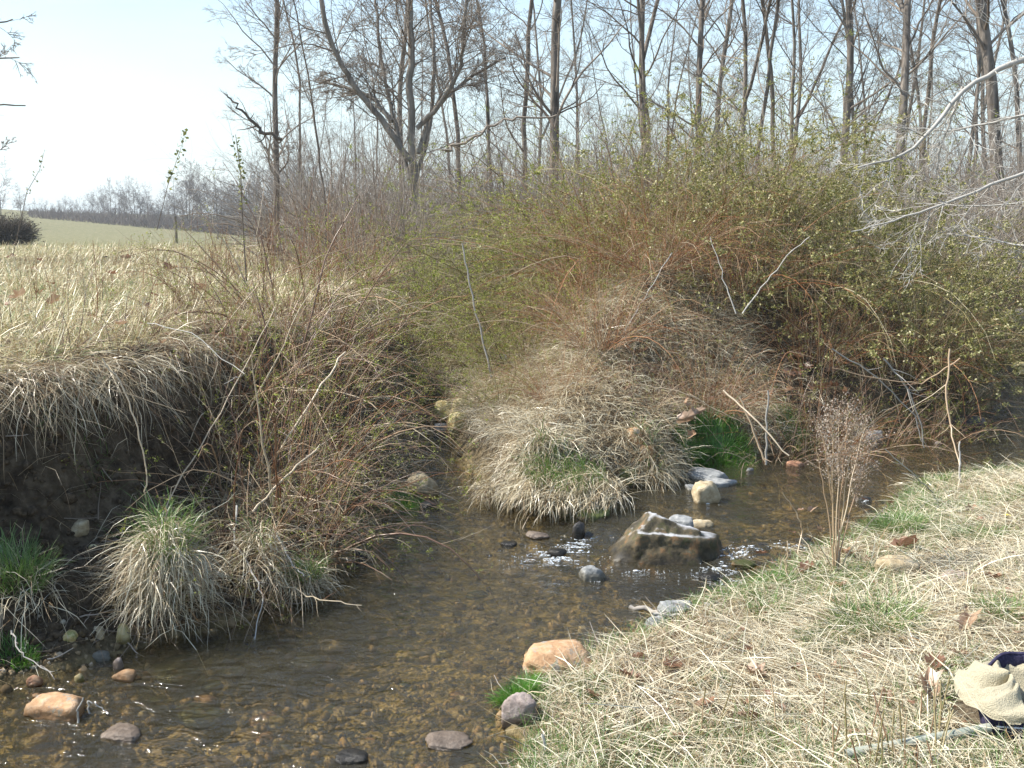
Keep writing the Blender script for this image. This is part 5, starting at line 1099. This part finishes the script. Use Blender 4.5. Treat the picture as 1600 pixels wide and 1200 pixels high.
# ------------------------------------------------------------------ the dip net
def net():
    b = hit(1560, 1150) + [0, 0, .03]; T = thing('dip_net', 'dip net with tan mesh bag and dark canvas rim lying on grass', 'net', b)
    s = np.linalg.norm(b) * 0 + math.hypot(b[0], b[1], CAM_Z - b[2]) / FPX       # metres per photograph pixel here
    NAVY = simple('navy_canvas', (.022, .02, .045), .8, .2, .5, (.05, .045, .09), 90)
    MESH = simple('tan_mesh_cloth', (.34, .30, .21), .9, .1, .6, (.44, .40, .29), 240)
    WOODH = simple('weathered_handle', (.20, .24, .21), .6, .3, .4, (.36, .36, .30), 40); MET = simple('rivet_metal', (.75, .76, .78), .3, .6)
    R_ = ray(1560, 1130); view = R_ / np.linalg.norm(R_); right = np.array([1., 0, 0]); fwd = np.array([0, 1., 0]); up = np.array([0, 0, 1.])
    # the rim is a D: flat bar towards the viewer, bow behind; it lies tilted on the ground, open to the upper right
    def rim(u):      # u 0..1 round the D
        u = u % 1.0
        if u < .34: q = u / .34; x, y = -.16 + .32 * q, -.0
        else:
            a = (u - .34) / .66 * pi; x, y = .16 * cos(a) * (1 + .05 * sin(2 * a)), .0 + .22 * sin(a)
        return x, y
    def place(x, y, h): return np.array([x + .105 - .0, y * 1.0 - .045, .035 + h + .16 * y / .22 * .55 + .02 * math.sin(x * 18)])
    n = 96; U = np.linspace(0, 1, n, endpoint=False); rimc = np.array([place(*rim(u), 0) for u in U])
    wid = np.array([.060 + .014 * math.sin(u * 19) + .006 * math.sin(u * 47) for u in U])
    cen = rimc.mean(0); outw = nrm((rimc - cen) * [1, 1, .2])
    # canvas band: closed strip with thickness folded over the frame
    prof = [(0, .5), (.006, .55), (.009, .2), (.011, -.2), (.009, -.6), (.002, -.62), (-.004, -.2), (-.004, .3)]
    V = np.stack([rimc + outw * a + up[None] * (wid * b_)[:, None] for a, b_ in prof], 1); V += np.random.default_rng(2).normal(size=V.shape) * .0012; K = len(prof)
    I = np.arange(n)[:, None]; J = np.arange(K)[None]; F = np.stack([I * K + J, I * K + (J + 1) % K, ((I + 1) % n) * K + (J + 1) % K, ((I + 1) % n) * K + J], -1).reshape(-1, 4)
    mk('canvas_rim', V, F, NAVY, T)
    Pm = np.concatenate([rimc + outw * .003 + up * (wid * .5)[:, None]])[None]; Pm = np.concatenate([Pm, Pm[:, :1]], 1); G = Geo(); G.tubes(Pm, np.full((1, n + 1), .0055), 6, .5); G.build('hoop', NAVY, T)
    # bag: pulled out of the hoop and folded over to the left, wrinkled cloth with both layers
    def sheet(name, f, nu=70, nv=60):
        uu, vv = np.meshgrid(np.linspace(0, 1, nu), np.linspace(0, 1, nv)); P = f(uu, vv); b0 = (np.arange(nv - 1) * nu)[:, None] + np.arange(nu - 1)[None]
        o = mk(name, P.reshape(-1, 3), np.stack([b0, b0 + 1, b0 + nu + 1, b0 + nu], -1).reshape(-1, 4), MESH, T); md = o.modifiers.new('s', 'SOLIDIFY'); md.thickness = .0025; return o
    def wr(u, v, s_=0): return .065 * (.5 - np.abs(fbm(u * 3.2 + v * 1.6, v * 1.6 + u, s=s_, o=2))) + .012 * (.5 - np.abs(fbm(u * 9 + v * 4, v * 3 - u * 2, s=s_ + 3, o=2)))
    def inner(u, v):    # sagging floor inside the hoop
        a = u * 2 * pi; c = np.stack([np.interp(u, np.append(U, 1), np.append(rimc[:, i], rimc[0, i])) for i in range(3)], -1); cc = cen + [-.01, -.0, -.035]
        k = (1 - v)[..., None]; P = cc * (1 - k) + c * k; P[..., 2] += -.02 * np.sin(pi * v) + .9 * wr(np.cos(a) * (1 - v) * .8 + 1, np.sin(a) * (1 - v) * .8 + 1, 5) - .02; return P
    sheet('mesh_bag', inner, 90, 40)
    def outer(u, v):    # the part hanging out over the left of the hoop
        a = pi * (.44 + 1.02 * u); c0 = place(-.13, .07, 0)
        wv = 1 + .10 * fbm(u * 5, v * 3, s=31) ; ex = np.cos(a) * (.145 * np.sin(v * pi * .56)) * wv; ey = np.sin(a) * (.175 * np.sin(v * pi * .56)) * wv + .03
        hgt = .075 * np.cos(v * pi * .54) ** .8 + wr(u * 1.3, v, 9)
        P = np.stack([c0[0] + .072 + ex, c0[1] + ey, c0[2] - .012 + hgt], -1); P[..., 2] = np.maximum(P[..., 2], .008); return P
    sheet('mesh_bag_fold', outer, 80, 50)
    def crump(cx, cy, cz, r, sd):
        v, f = ICO[4]; rr = r * (1 + .28 * fbm(v[:, 0] * 1.6 + sd, v[:, 1] * 1.6, v[:, 2] * 1.6, s=sd) + .25 * np.abs(fbm(v[:, 0] * 3, v[:, 1] * 3 + sd, v[:, 2] * 3, s=sd + 1)))
        mk('mesh_fold', v * rr[:, None] * [1.25, 1, .75] + np.array([cx, cy, cz]), f, MESH, T)
    crump(.125, .06, .06, .028, 7)
    for u in (.05, .12, .21, .30):
        i = int(u * n); v, f = ICO[2]; mk('rivet', v * .0045 + rimc[i] + outw[i] * .012 + up * .002, f, MET, T)
    i0, i1 = 2, 10; G = Geo(); q = np.linspace(rimc[i0], rimc[i1], 8) + np.array([0, -.013, .006]); G.tubes(q[None], np.full((1, 8), .003), 6, .5); G.build('frame_wire', MET, T)
    h1 = rimc[0] + np.array([-.0, -.012, -.005]); e = hit(1320, 1206) - b + [0, 0, .055]; q = np.linspace(h1, e, 10); G = Geo(); G.tubes(q[None], np.full((1, 10), .0145), 14, .5); G.build('handle', WOODH, T)
net()

# roots hanging in the cut bank, clods on it, and woody litter along the shores
g = np.random.default_rng(91); n = 260; s_ = g.uniform(0, cs[-1], n); k = np.clip(np.searchsorted(cs, s_) - 1, 0, len(seg) - 1); f = ((s_ - cs[k]) / seg[k])[:, None]
C = lip[k] * (1 - f) + lip[k + 1] * f; tv = nrm(lip[k + 1] - lip[k]); nv = np.column_stack([tv[:, 1], -tv[:, 0]]); C = C + nv * g.uniform(-.02, .16, n)[:, None]
P = grow(np.column_stack([C, g.uniform(.75, 1.0, n)]), np.column_stack([nv * .3, -np.ones(n)]), g.uniform(.1, .5, n), 8, .22, -.2, g); G = Geo(); G.tubes(P, taper(g.uniform(.0012, .0035, n), 8, .3), 4, g.random(n) * .7)
tag(G.build('hanging_roots', TWIG), 'fine roots hanging out of the dark cut bank', 'roots', kind='stuff')
v, f = ICO[1]; C = scatter(4200, (-5, -.5), (3.3, 8), lambda x, y: isL(x, y) & inview(x, y) & (samp(_dL, x, y) > .1), g); sz = g.uniform(.005, .02, len(C)) * (1 + 2 * g.random(len(C)) ** 7)
vv = v[None] * sz[:, None, None] * g.uniform(.6, 1.2, (len(C), 1, 3)) * (1 + .3 * g.normal(size=(len(C), len(v), 1))) + np.column_stack([C, height(C[:, 0], C[:, 1]) + sz * .2])[:, None]
G = Geo(); G.add(vv, (f[None] + (np.arange(len(C)) * len(v))[:, None, None]).reshape(-1, 3), .5); tag(G.build('soil_clods', simple('clod_soil', (.035, .026, .018), .95, .1, .8, (.12, .09, .06), 60), smooth=False), 'dark crumbled soil on the cut bank', 'soil', kind='stuff')
C = scatter(700, (-4, 5), (2.6, 9), lambda x, y: inview(x, y) & (samp(_w.astype(float), x, y) < .3) & (np.minimum(samp(_dN, x, y), samp(_dL, x, y)) < g.exponential(.3, len(x))), g); n = len(C)
a = g.uniform(0, 6.28, n); P = grow(np.column_stack([C, height(C[:, 0], C[:, 1]) + .015]), np.column_stack([np.cos(a), np.sin(a), g.normal(size=n) * .15]), g.uniform(.04, .2, n), 6, .16, 0, g); P[..., 2] = np.maximum(P[..., 2], height(P[..., 0].ravel(), P[..., 1].ravel()).reshape(n, 6) + .006)
G = Geo(); G.tubes(P, taper(g.uniform(.0012, .004, n), 6, .5), 4, g.random(n)); tag(G.build('woody_litter', TWIG), 'small broken twigs strewn along the water edges', 'twigs', kind='stuff')
